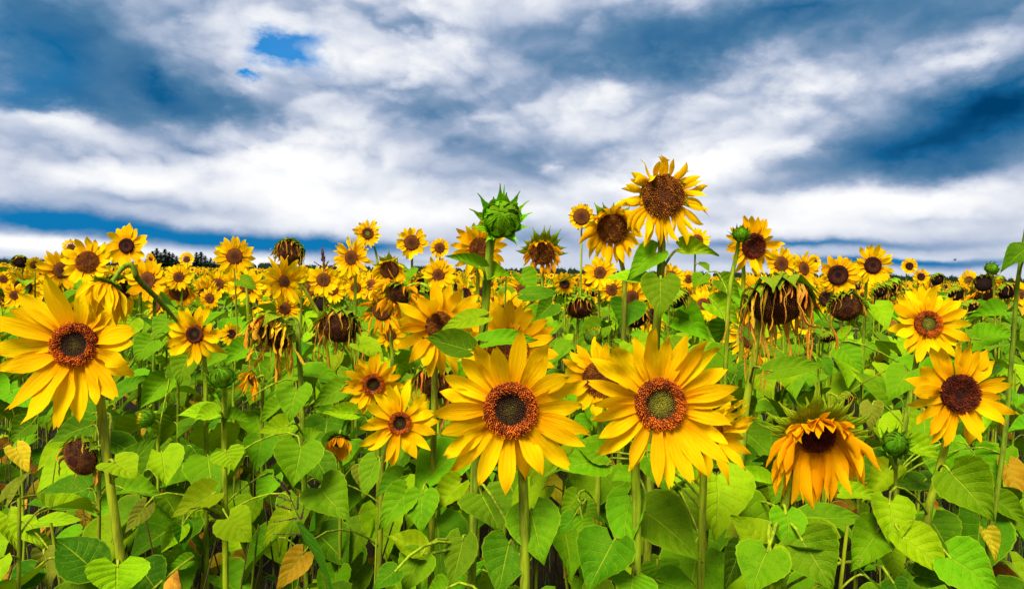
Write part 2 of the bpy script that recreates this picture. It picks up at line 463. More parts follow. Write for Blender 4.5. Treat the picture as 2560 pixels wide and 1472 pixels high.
def ground_material():
    k = Nodes('soil')
    tcn = k.n('ShaderNodeTexCoord')
    a = k.n('ShaderNodeTexNoise', {'Vector': tcn.outputs['Object'], 'Scale': 3.0, 'Detail': 10.0, 'Roughness': 0.7})
    b = k.n('ShaderNodeTexNoise', {'Vector': tcn.outputs['Object'], 'Scale': 0.05, 'Detail': 4.0})
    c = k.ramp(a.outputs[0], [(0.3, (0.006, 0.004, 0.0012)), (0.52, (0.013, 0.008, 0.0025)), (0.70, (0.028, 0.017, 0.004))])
    g = k.ramp(b.outputs[0], [(0.35, (0.03, 0.06, 0.008)), (0.65, (0.06, 0.08, 0.012))])
    sp = k.n('ShaderNodeSeparateXYZ', {0: tcn.outputs['Object']})
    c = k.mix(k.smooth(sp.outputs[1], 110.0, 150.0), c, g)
    return k.finish(c, 0.9, 0.1, 0.0, None, a.outputs[0], 0.8, 0.03)
M['soil'] = ground_material()

# ------------------------------------------------------------------ mesh helpers
class MB:
    """collects grids, tubes and blades and links them as one mesh"""
    def __init__(s):
        s.v, s.f, s.uv, s.mi, s.mats = [], [], [], [], []
    def slot(s, m):
        if m not in s.mats:
            s.mats.append(m)
        return s.mats.index(m)
    def grid(s, rows, mat, uvs=None, closed=False):
        b = len(s.v)
        R, Cn = len(rows), len(rows[0])
        k = s.slot(mat)
        for r in rows:
            s.v.extend(tuple(p) for p in r)
        for r in range(R - 1):
            for c in range(Cn if closed else Cn - 1):
                c2 = (c + 1) % Cn
                s.f.append((b + r * Cn + c, b + r * Cn + c2, b + (r + 1) * Cn + c2, b + (r + 1) * Cn + c))
                s.mi.append(k)
                if uvs is not None:
                    s.uv.extend((uvs[r][c], uvs[r][c2], uvs[r + 1][c2], uvs[r + 1][c]))
                else:
                    x0, x1 = c / (Cn - (0 if closed else 1)), (c + 1) / (Cn - (0 if closed else 1))
                    y0, y1 = r / (R - 1), (r + 1) / (R - 1)
                    s.uv.extend(((x0, y0), (x1, y0), (x1, y1), (x0, y1)))
    def poly(s, pts, mat, uvs=None):
        b = len(s.v)
        s.v.extend(tuple(p) for p in pts)
        s.f.append(tuple(range(b, b + len(pts))))
        s.mi.append(s.slot(mat))
        s.uv.extend(uvs if uvs else [(0.5, 0.5)] * len(pts))
    def tube(s, path, radii, mat, sides=6):
        rows = []
        path = [Vector(p) for p in path]
        ref = Vector((1, 0, 0))
        for i, p in enumerate(path):
            t = (path[min(i + 1, len(path) - 1)] - path[max(i - 1, 0)]).normalized()
            x = (ref - t * ref.dot(t))
            if x.length < 1e-3:
                x = t.orthogonal()
            x.normalize()
            ref = x
            y = t.cross(x)
            rr = radii[i]
            rows.append([p + (x * math.cos(a) + y * math.sin(a)) * rr for a in [2 * math.pi * j / sides for j in range(sides)]])
        s.grid(rows, mat, closed=True)
    def mesh(s, name, smooth=True):
        me = bpy.data.meshes.new(name)
        me.from_pydata(s.v, [], s.f)
        ul = me.uv_layers.new(name='UVMap')
        ul.data.foreach_set('uv', np.array(s.uv, dtype=np.float32).ravel())
        for m in s.mats:
            me.materials.append(m)
        me.polygons.foreach_set('material_index', np.array(s.mi, dtype=np.int32))
        if smooth:
            me.polygons.foreach_set('use_smooth', np.ones(len(s.f), dtype=bool))
        me.update()
        return me

def link(name, me, parent=None, mat4=None, color=None):
    o = bpy.data.objects.new(name, me)
    if parent is not None:
        o.parent = parent
    if mat4 is not None:
        o.matrix_basis = mat4
    if color is not None:
        o.color = (*color, 1)
    COL.objects.link(o)
    return o

def thing(name, loc, label, cat, group=None):
    o = bpy.data.objects.new(name, None)
    o.empty_display_size = 0.05
    o.location = loc
    o['label'] = label
    o['category'] = cat
    if group:
        o['group'] = group
    COL.objects.link(o)
    return o

def frame(y, z_hint):
    """rotation whose y axis is y and whose z leans to z_hint"""
    y = y.normalized()
    z = (z_hint - y * z_hint.dot(y))
    if z.length < 1e-4:
        z = y.orthogonal()
    z.normalize()
    x = y.cross(z)
    return Matrix((x, y, z)).transposed()

def smoothstep(a, b, x):
    t = max(0.0, min(1.0, (x - a) / (b - a)))
    return t * t * (3 - 2 * t)

# ------------------------------------------------------------------ leaf blades (unit length along y, unit width along x)
def leaf_mesh(seed, rows=17, cols=7, mat=None):
    r = random.Random(seed)
    fold, droop = r.uniform(0.05, 0.50), r.uniform(0.02, 0.38)
    wavea, wavef, ph = r.uniform(0.02, 0.075), r.uniform(2, 4), r.uniform(0, 6)
    twist = r.uniform(-0.5, 0.5)
    bend = r.uniform(-0.10, 0.10)
    lobe = r.uniform(0.08, 0.17)
    asym = r.uniform(-0.05, 0.05)
    curl = r.uniform(-0.06, 0.10)
    R = []
    for i in range(rows):
        t = i / (rows - 1)
        wd = 0.5 * max(0.0, math.sin(math.pi * (0.05 + 0.95 * t) ** 0.62)) ** 0.95 * (1 - 0.45 * t ** 2.2) * 1.08
        if i == 0:
            wd = 0.20
        row = []
        for j in range(cols):
            s = -1 + 2 * j / (cols - 1)
            ser = 1.0
            if abs(s) > 0.99 and 0 < i < rows - 1:
                ser = 1.0 + (0.022 if i % 2 else -0.02)
            x = wd * s * ser + asym * wd + bend * t * t * 0.6
            y = t - lobe * abs(s) ** 1.3 * (1 - t) ** 3 * 1.6
            z = fold * wd * abs(s) ** 1.25 - droop * t * t * 0.9 + droop * 0.25 * t
            z += wavea * math.sin(wavef * 2 * t + ph + (2.0 if s > 0 else 0)) * abs(s)
            z += twist * 0.18 * s * wd * t + curl * abs(s) ** 3 * wd * 2
            z -= 0.009 * math.cos((t - 0.3 * abs(s)) * 6 * 2 * math.pi) * (1 - abs(s)) * min(1, abs(s) * 5) * 0.8
            row.append((x, y, z))
        R.append(row)
    mb = MB()
    mb.grid(R, mat or M['leaf'])
    return mb.mesh('leaf')

LEAVES = [leaf_mesh(100 + i) for i in range(28)]
LEAVES_MID = [leaf_mesh(200 + i, 7, 5) for i in range(12)]

# ------------------------------------------------------------------ petals (unit length, unit width, z to the front)
def petal_rows(r, rows=9, cols=5, bendrange=(-0.22, 0.26)):
    bend = r.uniform(*bendrange)
    tipbend = r.uniform(-0.22, 0.26)
    side = r.uniform(-0.10, 0.10)
    keel = r.uniform(0.10, 0.55)
    notch = r.random() < 0.3
    ruf = r.uniform(0.0, 0.05)
    wav = r.uniform(0.0, 0.05)
    ph = r.uniform(0, 6)
    tipk = r.uniform(1.8, 2.8)
    mx = r.uniform(0.42, 0.58)
    twist = r.uniform(-0.5, 0.5)
    R = []
    for i in range(rows):
        t = i / (rows - 1)
        if t < mx:
            wd = 0.5 * (0.60 + 0.40 * smoothstep(0, mx, t))
        else:
            wd = 0.5 * max(0.03, 1 - ((t - mx) / (1 - mx)) ** tipk)
        row = []
        for j in range(cols):
            s = -1 + 2 * j / (cols - 1)
            x = wd * s + side * t * t
            y = t
            z = bend * t * t + tipbend * t ** 4
            z += keel * wd * (abs(s) ** 1.4) * 0.45 * (1 - 0.6 * t)
            z += 0.02 * math.cos(3 * math.pi * s) * wd
            z += wav * math.sin(5 * t + ph + s)
            z += twist * s * wd * t * 0.25 + ruf * abs(s) * math.sin(11 * t + ph * 2 + 2 * s)
            if notch and i == rows - 1:
                x, y = s * 0.09, 1.0 - 0.05 * (1 - abs(s)) + 0.02 * s
            row.append((x, y, z))
        R.append(row)
    return R

def one_petal(seed):
    mb = MB()
    mb.grid(petal_rows(random.Random(seed)), M['petal'])
    return mb.mesh('petal')

PETALS = [one_petal(300 + i) for i in range(26)]

def petal_matrix(th, r0, z0, tilt, tw, wdt, ln):
    m = Matrix.Rotation(th - math.pi / 2, 4, 'Z') @ Matrix.Translation((0, r0, z0)) @ Matrix.Rotation(tilt, 4, 'X') @ Matrix.Rotation(tw, 4, 'Y')
    return m @ Matrix.Diagonal((wdt, ln, ln, 1))

def petal_ring_mesh(seed, n, Lp, mat, rows=5, cols=3):
    r = random.Random(seed)
    mb = MB()
    for i in range(n):
        th = 2 * math.pi * (i + r.uniform(-0.3, 0.3)) / n
        m = petal_matrix(th, 0.86, -0.05 - 0.08 * (i % 2), r.uniform(-0.12, 0.32), r.uniform(-0.35, 0.35),
                         (2 * math.pi / n) * (1 + 0.4 * Lp) * r.uniform(1.2, 1.6), Lp * r.uniform(0.82, 1.12))
        mb.grid([[m @ Vector(p) for p in row] for row in petal_rows(r, rows, cols)], mat)
    return mb.mesh('petal_ring')

RINGS = [petal_ring_mesh(400 + i, 21 + i % 4, 1.0, M['petal']) for i in range(6)]

# ------------------------------------------------------------------ discs (unit radius, z to the front)
def disc_mesh(kind, dome, mat, seg=28, name='disc'):
    rows, uvs = [], []
    prof = []
    for i in range(9):
        q = i / 8
        if kind == 'fresh':
            z = 0.10 + 0.16 * math.exp(-((q - 0.78) / 0.2) ** 2) - 0.05 * math.exp(-(q / 0.3) ** 2)
        else:
            z = 0.06 + dome * (1 - q ** 2.2)
        if q == 1.0:
            z = 0.0
        prof.append((max(q, 0.01), z))
    prof.append((0.92, -0.12))
    for (q, z) in prof:
        rows.append([(q * math.cos(a), q * math.sin(a), z) for a in [2 * math.pi * j / seg for j in range(seg)]])
        uvs.append([(j / seg, q) for j in range(seg)])
    mb = MB()
    mb.grid(rows, mat, uvs, closed=True)
    return mb.mesh(name)

DISC = {
    'fresh': disc_mesh('fresh', 0, M['fresh']), 'olive': disc_mesh('fresh', 0, M['olive']), 'dark': disc_mesh('fresh', 0, M['dark']),
    'brown': disc_mesh('flat', 0.16, M['brown']), 'dead': disc_mesh('flat', 0.45, M['dead']),
}

def floret_mesh(kind, seed, n=640):
    """tiny upright florets in a golden-angle spiral, joined: too small to pick apart"""
    r = random.Random(seed)
    mb = MB()
    ring, core = {'fresh': ('floret_ring', 'floret_core'), 'olive': ('floret_ring', 'floret_olive'), 'dark': ('floret_dark', 'floret_dark'), 'brown': ('floret_brown', 'floret_brown'),
                  'dead': ('floret_brown', 'floret_dark')}[kind]
    for i in range(n):
        q = math.sqrt((i + 0.5) / n)
        a = i * 2.399963
        if kind in ('fresh', 'olive'):
            inner = q < 0.55
        else:
            inner = q < 0.3
        if kind in ('fresh', 'dark', 'olive'):
            z = 0.10 + 0.16 * math.exp(-((q - 0.78) / 0.2) ** 2) - 0.05 * math.exp(-(q / 0.3) ** 2)
        else:
            z = 0.06 + (0.16 if kind == 'brown' else 0.45) * (1 - q ** 2.2)
        h = (0.05 if inner else r.uniform(0.07, 0.16))
        wd = 0.017 if inner else 0.026
        if kind == 'dead':
            h, wd = 0.035, 0.02
        c = Vector((q * math.cos(a), q * math.sin(a), z - 0.02))
        ax = Vector((math.cos(a) * 0.35 * q + r.uniform(-0.3, 0.3), math.sin(a) * 0.35 * q + r.uniform(-0.3, 0.3), 1)).normalized()
        s1 = ax.orthogonal().normalized()
        s2 = ax.cross(s1)
        m = M[core] if inner else M[ring]
        b = len(mb.v)
        tip = c + ax * h
        for d_ in (s1, s2, -s1, -s2):
            mb.v.append(tuple(c + d_ * wd))
        for d_ in (s1, s2, -s1, -s2):
            mb.v.append(tuple(tip + d_ * wd * 0.75))
        kk = mb.slot(m)
        for j in range(4):
            mb.f.append((b + j, b + (j + 1) % 4, b + 4 + (j + 1) % 4, b + 4 + j))
            mb.mi.append(kk)
            mb.uv.extend([(0.5, 0.5)] * 4)
        mb.f.append((b + 4, b + 5, b + 6, b + 7))
        mb.mi.append(kk)
        mb.uv.extend([(0.5, 0.5)] * 4)
    return mb.mesh('florets', smooth=False)

FLORETS = {k: floret_mesh(k, 7) for k in ('fresh', 'olive', 'dark', 'brown', 'dead')}

def receptacle_mesh():
    rows = []
    seg = 16
    for (q, z) in ((0.10, -0.62), (0.35, -0.56), (0.7, -0.40), (0.93, -0.18), (0.98, -0.04), (0.80, 0.0)):
        rows.append([(q * math.cos(a), q * math.sin(a), z) for a in [2 * math.pi * j / seg for j in range(seg)]])
    mb = MB()
    mb.grid(rows, M['bract'], closed=True)
    return mb.mesh('flower_head')
RECEPT = receptacle_mesh()

# ------------------------------------------------------------------ bent strips: hanging, curling and withered petals, bracts
def strip_mesh(name, pts, widths, sides, mat, cup=0.2, cols=3, mb=None):
    rows = []
    n = len(pts)
    for i in range(n):
        t = (pts[min(i + 1, n - 1)] - pts[max(i - 1, 0)]).normalized()
        sd = sides[i] - t * sides[i].dot(t)
        if sd.length < 1e-4:
            sd = t.orthogonal()
        sd.normalize()
        nn = sd.cross(t)
        rows.append([pts[i] + sd * (widths[i] * s) + nn * (cup * widths[i] * abs(s) ** 1.5) for s in [-1 + 2 * j / (cols - 1) for j in range(cols)]])
    own = mb is None
    if own:
        mb = MB()
    mb.grid(rows, mat)
    return mb.mesh(name) if own else None

def hang_path(r, th, L, g, grav, out, fwd, wob, r0=0.95, z0=-0.05, n=9, solid=1.0, zs=0.14, twist=0.3):
    radv = Vector((math.cos(th), math.sin(th), 0))
    tan = Vector((-math.sin(th), math.cos(th), 0))
    p = radv * r0 + Vector((0, 0, z0))
    d = (radv * out + Vector((0, 0, fwd))).normalized()
    ds = L / (n - 1)
    pts, sides = [p.copy()], [tan.copy()]
    tw = r.uniform(-twist, twist) * 2.2
    for i in range(1, n):
        d = (d + g * (grav * ds) + Vector((r.gauss(0, 1), r.gauss(0, 1), r.gauss(0, 1))) * wob * math.sqrt(ds)).normalized()
        p = p + d * ds
        q = math.hypot(p.x, p.y)
        if q < solid and p.z < zs + 0.45 * max(0, 1 - q) * (1 if solid > 0.9 else 0):
            p.z = zs + 0.45 * max(0, 1 - q)
        pts.append(p.copy())
        a = tw * i / (n - 1)
        sd = tan * math.cos(a) + d.cross(tan) * math.sin(a)
        sides.append(sd)
    return pts, sides

def w_petal(t, W):
    if t < 0.5:
        return W * (0.5 + 0.5 * smoothstep(0, 0.5, t))
    return W * max(0.04, 1 - ((t - 0.5) / 0.5) ** 2.2)

def w_bract(t, W):
    return W * max(0.03, (0.75 + 0.25 * smoothstep(0, 0.25, t)) * (1 - smoothstep(0.3, 0.95, t) * 0.88) * (1 - 0.6 * t ** 3))

def w_wither(r, t, W):
    return W * max(0.15, (1 - 0.55 * t) * (0.75 + 0.35 * math.sin(9 * t + r.uniform(0, 1)))) * (0.25 if t > 0.98 else 1)

YEL = (0.96, 0.57, 0.001)
DEEP = (0.95, 0.50, 0.001)
ORA = (0.90, 0.35, 0.002)
G_BRACT = (0.20, 0.30, 0.006)
G_BUD = (0.085, 0.27, 0.005)

# ------------------------------------------------------------------ heads
HEADS = []          # (px, py, radius px, depth) of every head placed by hand

def head_rot(n, roll):
    n = n.normalized()
    x = Vector((0, 0, 1)).cross(n)
    if x.length < 1e-3:
        x = Vector((1, 0, 0))
    x.normalize()
    y = n.cross(x)
    return Matrix((x, y, n)).transposed() @ Matrix.Rotation(roll, 3, 'Z')

def facing(yaw, pitch):
    return Vector((math.sin(rad(yaw)) * math.cos(rad(pitch)), -math.cos(rad(yaw)) * math.cos(rad(pitch)), math.sin(rad(pitch))))

def vary(c, r, a=0.06):
    return tuple(max(0.0, x * (1 + r.uniform(-a, a))) for x in c)

_shared = {}
def make_head(root, base, c, n, Rd, Lp, typ, disc, det, r, o):
    roll = r.uniform(0, 6.28) if typ in ('open', 'tatter') else 0.0
    Rm = head_rot(n, roll)
    mt = Matrix.Translation(c - base) @ Rm.to_4x4() @ Matrix.Diagonal((Rd, Rd, Rd, 1))
    g = Rm.transposed() @ Vector((0, 0, -1))
    col = o.get('col', YEL)
    if typ == 'bud':
        return make_bud(root, mt, Rm, r, det, o)
    head = link('flower_head', RECEPT, root, mt, o.get('bcol', G_BRACT))
    dk = link('disc', DISC[disc], head, None)
    if det >= 3:
        f = link('floret_bed', FLORETS[disc], head, None)
        f['kind'] = 'stuff'
    top = math.atan2(-g.y, -g.x)       # direction of 'up' in the head's own plane
    if typ == 'open':
        if det >= 2:
            npt = o.get('n', r.randint(24, 31))
            asym = o.get('asym')
            for i in range(npt):
                th = 2 * math.pi * (i + r.uniform(-0.32, 0.32)) / npt
                lay = i % 2
                ln = Lp * r.uniform(0.84, 1.10)
                if r.random() < 0.07:
                    ln *= 0.72
                up = max(0.0, math.cos(th - top))
                if asym:
                    ln *= 1 + asym[1] * math.cos(th + roll - rad(asym[0]))
                wdt = (2 * math.pi / npt) * (1 + 0.30 * Lp) * r.uniform(1.25, 1.62) * o.get('wide', 1.0)
                tilt = r.uniform(-0.12, 0.20) + (0.10 if lay else 0.0) + o.get('cup', 0.06)
                if r.random() < 0.06:
                    tilt += r.choice([-0.35, 0.55])
                m = petal_matrix(th, 0.84, -0.03 - 0.09 * lay, tilt, r.uniform(-0.35, 0.35), wdt, ln)
                link('petal', r.choice(PETALS), head, m, vary(col, r))
        else:
            m = Matrix.Rotation(r.uniform(0, 6.28), 4, 'Z') @ Matrix.Diagonal((Lp / 1.0 * 0.5 + 0.5, Lp * 0.5 + 0.5, 1, 1))
            q = link('petal_ring', r.choice(RINGS), head, m, vary(col, r))
            q['kind'] = 'stuff'
        nb, bout, bl = 12, 1.0, 0.75
    elif typ in ('tatter', 'hang'):
        npt = o.get('n', 26)
        mbj = None if det >= 2 else MB()
        for i in range(npt):
            th = 2 * math.pi * (i + r.uniform(-0.4, 0.4)) / npt
            up = math.cos(th - top)
            L = Lp * r.uniform(0.75, 1.12)
            if typ == 'tatter':
                L *= 1.0 - 0.18 * up
                gv, fwd, wob, W, tw, cup = r.uniform(0.0, 0.9), r.uniform(-0.1, 0.35), 0.34, o.get('w', 0.135) * r.uniform(0.7, 1.25), 0.9, 0.5
                if up > 0.5 and r.random() < 0.3:
                    gv, fwd = r.uniform(-0.6, 1.6), r.uniform(0, 1.2)
            else:
                gv, fwd, wob, W, tw, cup = o.get('grav', 1.3) * r.uniform(0.45, 1.45), r.uniform(0.0, 0.8) + max(0, up) * 0.7, 0.28, o.get('w', 0.24) * r.uniform(0.7, 1.3), 0.6, 0.4
                if up > 0.4:
                    L *= o.get('topl', 0.7)
            pts, sides = hang_path(r, th, L, g, gv, 1.0, fwd, wob, zs=0.2, twist=tw)
            nn = len(pts)
            ws = [w_petal(k / (nn - 1), W) for k in range(nn)]
            c3 = vary(col, r)
            if mbj is None:
                link('petal', strip_mesh('petal', pts, ws, sides, M['petal'], cup, 4), head, None, c3)
            else:
                strip_mesh('', pts, ws, sides, M['petal'], cup, 3, mbj)
        if mbj is not None:
            q = link('petal_ring', mbj.mesh('petal_ring'), head, None, vary(col, r))
            q['kind'] = 'stuff'
        nb, bout, bl = (20, 0.9, 1.3)
    else:   # dead
        npt = o.get('n', 26 if det >= 2 else 16)
        mbj = None if det >= 2 else MB()
        for i in range(npt):
            th = 2 * math.pi * (i + r.uniform(-0.45, 0.45)) / npt
            up = math.cos(th - top)
            L = Lp * r.choice([0.45, 0.7, 0.9, 1.0, 1.15, 1.3]) * r.uniform(0.85, 1.15) * (0.8 if up > 0.3 else 1.0)
            pts, sides = hang_path(r, th, L, g, r.uniform(1.2, 6), r.uniform(0.2, 0.9), 0.35 + max(0, up) * r.uniform(0.5, 1.0), r.uniform(0.35, 0.85), zs=0.16, n=13, twist=1.6)
            nn = len(pts)
            W = o.get('ww', 0.058) * r.choice([0.5, 0.7, 1.0, 1.0, 1.4, 1.9])
            ws = [w_wither(r, k / (nn - 1), W) for k in range(nn)]
            if mbj is None:
                link('withered_petal', strip_mesh('withered_petal', pts, ws, sides, M['withered'], 0.8, 3), head, None, vary(o.get('wcol', (1, 1, 1)), r, 0.3))
            else:
                strip_mesh('', pts, ws, sides, M['withered'], 0.8, 2, mbj)
        if mbj is not None:
            q = link('withered_ring', mbj.mesh('withered_ring'), head)
            q['kind'] = 'stuff'
        nb, bout, bl = (28, 0.8, 1.12)
    # green bracts behind the rim
    nb = o.get('nb', nb)
    bl *= o.get('bl', 1.0)
    single = det >= 2 and typ != 'open'
    mbj = None if single else MB()
    bc = o.get('bcol', G_BRACT)
    for i in range(nb):
        lay = i % 2
        th = 2 * math.pi * (i + r.uniform(-0.3, 0.3)) / nb
        L = bl * r.uniform(0.7, 1.3)
        if typ != 'open' and math.cos(th - top) < -0.25:
            L *= 0.30
        flare = r.uniform(-0.2, 1.0) if typ != 'hang' else r.uniform(0.6, 1.7)
        pts, sides = [], []
        radv, tan = Vector((math.cos(th), math.sin(th), 0)), Vector((-math.sin(th), math.cos(th), 0))
        p, d = radv * (0.62 + 0.12 * lay) + Vector((0, 0, -0.50 + 0.06 * lay)), (radv + Vector((0, 0, 0.05))).normalized()
        for kk in range(7):
            pts.append(p.copy())
            sides.append(tan)
            if typ == 'open' and det < 9:
                d = (d + Vector((0, 0, 0.02))).normalized()
            else:
                d = (d + Vector((0, 0, (0.40 if typ == 'open' else 0.16 if typ == 'hang' else 0.50) if kk < 3 else -0.35 * flare)) + g * (0.02 if typ == 'hang' else 0.12)).normalized()
            p = p + d * (L / 6)
        ws = [w_bract(k / 6, (0.42 if typ == 'dead' else 0.34) * o.get('bw', 1.0)) for k in range(7)]
        if mbj is None:
            link('bract', strip_mesh('bract', pts, ws, sides, M['bract'], 0.35, 3), head, None, vary(bc, r, 0.15))
        else:
            strip_mesh('', pts, ws, sides, M['bract'], 0.35, 3 if det >= 2 else 2, mbj)
    if mbj is not None:
        q = link('bract_ring', mbj.mesh('bract_ring'), head, None, bc)
        q['kind'] = 'stuff'
    return head

def make_bud(root, mt, Rm, r, det, o):
    """closed bud: a ball of overlapping pointed bracts, the outer ones flaring"""
    mb = MB()
    rows = []
    for i in range(9):
        a = -math.pi / 2 + math.pi * i / 8
        rows.append([(0.86 * math.cos(a) * math.cos(b), 0.86 * math.cos(a) * math.sin(b), 0.74 * math.sin(a)) for b in [2 * math.pi * j / 14 for j in range(14)]])
    mb.grid(rows, M['bract'], closed=True)
    bc = o.get('bcol', G_BUD)
    head = link('bud', mb.mesh('bud'), root, mt, bc)
    if o.get('yellow'):
        yb = MB()
        for i in range(14):
            th = 2 * math.pi * i / 14
            radv, tan = Vector((math.cos(th), math.sin(th), 0)), Vector((-math.sin(th), math.cos(th), 0))
            L = o['yellow']
            pts = [radv * (0.55 + 0.1 * k / 4) + Vector((0, 0, 0.4 + L * k / 4)) for k in range(5)]
            strip_mesh('', pts, [0.12, 0.13, 0.12, 0.08, 0.01], [tan] * 5, M['petal'], 0.3, 3, yb)
        link('petal_ring', yb.mesh('petal_ring'), head, None, YEL)['kind'] = 'stuff'
    mbj = MB() if det < 2 else None
    for (cnt, a0, a1, flare, wd, rr, tcol) in o.get('whorls', [(9, -0.9, 1.38, 0.0, 0.42, 0.90, 0.9), (10, -1.1, 1.0, 0.15, 0.42, 0.97, 1.0), (11, -1.2, 0.45, 0.75, 0.40, 1.04, 1.25), (9, -1.3, 0.0, 1.1, 0.36, 1.08, 1.5)]):
        ph = r.uniform(0, 1)
        for i in range(cnt):
            th = 2 * math.pi * (i + ph + r.uniform(-0.2, 0.2)) / cnt
            radv, tan = Vector((math.cos(th), math.sin(th), 0)), Vector((-math.sin(th), math.cos(th), 0))
            pts, sides = [], []
            npt = 8
            fl = flare * r.uniform(0.6, 1.25)
            e1 = a1 + r.uniform(-0.12, 0.12)
            for k in range(npt):
                t = k / (npt - 1)
                a = a0 + (e1 - a0) * min(1.0, t * 1.15)
                q = rr + 0.04
                p = radv * (q * math.cos(a)) + Vector((0, 0, 0.86 * q * math.sin(a)))
                outw = radv * math.cos(a) + Vector((0, 0, math.sin(a)))
                p += outw * (fl * 0.75 * max(0, t - 0.5) ** 1.4 * 2)
                p += (radv * -math.sin(a) + Vector((0, 0, math.cos(a)))) * (0.5 * fl * max(0, t - 0.7))
                pts.append(p)
                sides.append(tan)
            ws = [w_bract(k / (npt - 1), wd) for k in range(npt)]
            c3 = vary(tuple(x * tcol for x in bc), r, 0.12)
            if mbj is None:
                link('bract', strip_mesh('bract', pts, ws, sides, M['bract'], -0.25, 3), head, None, c3)
            else:
                strip_mesh('', pts, ws, sides, M['bract'], -0.25, 3, mbj)
    if mbj is not None:
        link('bract_ring', mbj.mesh('bract_ring'), head, None, bc)['kind'] = 'stuff'
    return head

# ------------------------------------------------------------------ whole plants
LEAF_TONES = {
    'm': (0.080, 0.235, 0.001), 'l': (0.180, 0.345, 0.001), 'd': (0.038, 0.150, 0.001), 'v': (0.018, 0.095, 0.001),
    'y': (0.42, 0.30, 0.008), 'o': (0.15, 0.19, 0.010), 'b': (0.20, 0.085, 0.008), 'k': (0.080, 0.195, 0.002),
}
PLANTS = []

def bez(a, b, c, d, n):
    out = []
    for i in range(n):
        t = i / (n - 1)
        u = 1 - t
        out.append(a * u ** 3 + b * (3 * u * u * t) + c * (3 * u * t * t) + d * t ** 3)
    return out

class Plant:
    def __init__(s, name, label, cat, group, path, rad_top, rad_bot, r, scol=(1, 1, 1)):
        s.path = path                      # from the top down to the ground
        s.base = Vector((path[-1].x, path[-1].y, 0))
        s.root = thing(name, s.base, label, cat, group)
        s.mb = MB()
        n = len(path)
        s.r = r
        s.scol = scol
        s.mb.tube([p - s.base for p in path], [rad_top + (rad_bot - rad_top) * i / (n - 1) for i in range(n)], M['stem'], 7)
        s.rad = rad_bot
        s.depth = proj(path[0])[2] if proj(path[0]) else 0
        PLANTS.append(s)
    def at(s, z):
        for a, b in zip(s.path, s.path[1:]):
            if a.z >= z >= b.z:
                t = (a.z - z) / max(1e-6, a.z - b.z)
                return a.lerp(b, t)
        return s.path[0] if z > s.path[0].z else s.path[-1]
    def leaf(s, lb, axis, nrm, ln, wd, tone, mesh=None, pet=True, zatt=None):
        r = s.r
        Rm = frame(axis, nrm)
        m = Matrix.Translation(lb - s.base) @ Rm.to_4x4() @ Matrix.Diagonal((wd, ln, ln, 1))
        me = mesh or r.choice(LEAVES)
        o = link('leaf', me, s.root, m, vary(LEAF_TONES[tone], r, 0.10))
        if pet:
            z0 = zatt if zatt is not None else max(0.1, lb.z - 0.06)
            sp = s.at(min(z0, s.path[0].z - 0.03))
            h = (lb - sp)
            dist = h.length
            c1 = sp + Vector((h.x, h.y, 0)) * 0.30 + Vector((0, 0, 0.30 * dist))
            c2 = lb - axis.normalized() * 0.25 * dist + Vector((0, 0, 0.12 * dist))
            pr = max(0.0018, s.rad * 0.30)
            s.mb.tube([q - s.base for q in bez(sp, c1, c2, lb + axis.normalized() * 0.004, 7)], [pr * 1.2] + [pr] * 5 + [pr * 0.8], M['stem'], 5)
        return o
    def auto_leaves(s, zlo, zhi, n, size, meshes, guard=True, tones='mmmddllk', old=0.12):
        r = s.r
        ph = r.uniform(0, 6.28)
        for i in range(n):
            z = zlo + (zhi - zlo) * (i + r.uniform(0.2, 0.8)) / n
            a = ph + i * 2.4 + r.uniform(-0.4, 0.4)
            hd = Vector((math.cos(a), math.sin(a), 0))
            if hd.y > 0.5 and r.random() < 0.35:
                hd = Vector((hd.x, -hd.y, 0))
            sz = min(0.185, size * r.uniform(0.65, 1.15)) * (0.75 + 0.35 * math.sin(math.pi * min(1, (i + 0.6) / n)))
            pl = sz * r.uniform(0.28, 0.58)
            sp = s.at(z)
            lb = sp + hd * pl * 0.85 + Vector((0, 0, pl * r.uniform(0.15, 0.6)))
            dr = r.uniform(0.15, 1.1)
            ax = (hd + Vector((r.uniform(-0.25, 0.25), r.uniform(-0.25, 0.25), -dr))).normalized()
            nr = (Vector((0, 0, 1)) + hd * dr * 0.7 + Vector((r.uniform(-0.3, 0.3), r.uniform(-0.5, 0.1), 0))).normalized()
            if guard:
                q = proj(lb + ax * sz * 0.5)
                if q is None or q[2] < 0.75:
                    continue
                blocked = False
                ext = sz * 0.5 * F / q[2]
                for (hx, hy, hr, hd_) in HEADS:
                    if hd_ > q[2] - 0.05 and abs(q[0] - hx) < hr * 0.8 + ext * 0.7 and abs(q[1] - hy) < hr * 0.8 + ext * 0.7:
                        blocked = True
                        break
                if blocked:
                    continue
            low = (i + 0.5) / n < 0.3
            tone = r.choice(tones)
            if r.random() < (old * 2.4 if low else old * 0.15):
                tone = r.choice('yyob')
            s.leaf(lb, ax, nr, sz, sz * r.uniform(0.72, 0.95), tone, r.choice(meshes), True, z)
    def finish(s):
        link('stem', s.mb.mesh('stem'), s.root, None, s.scol)

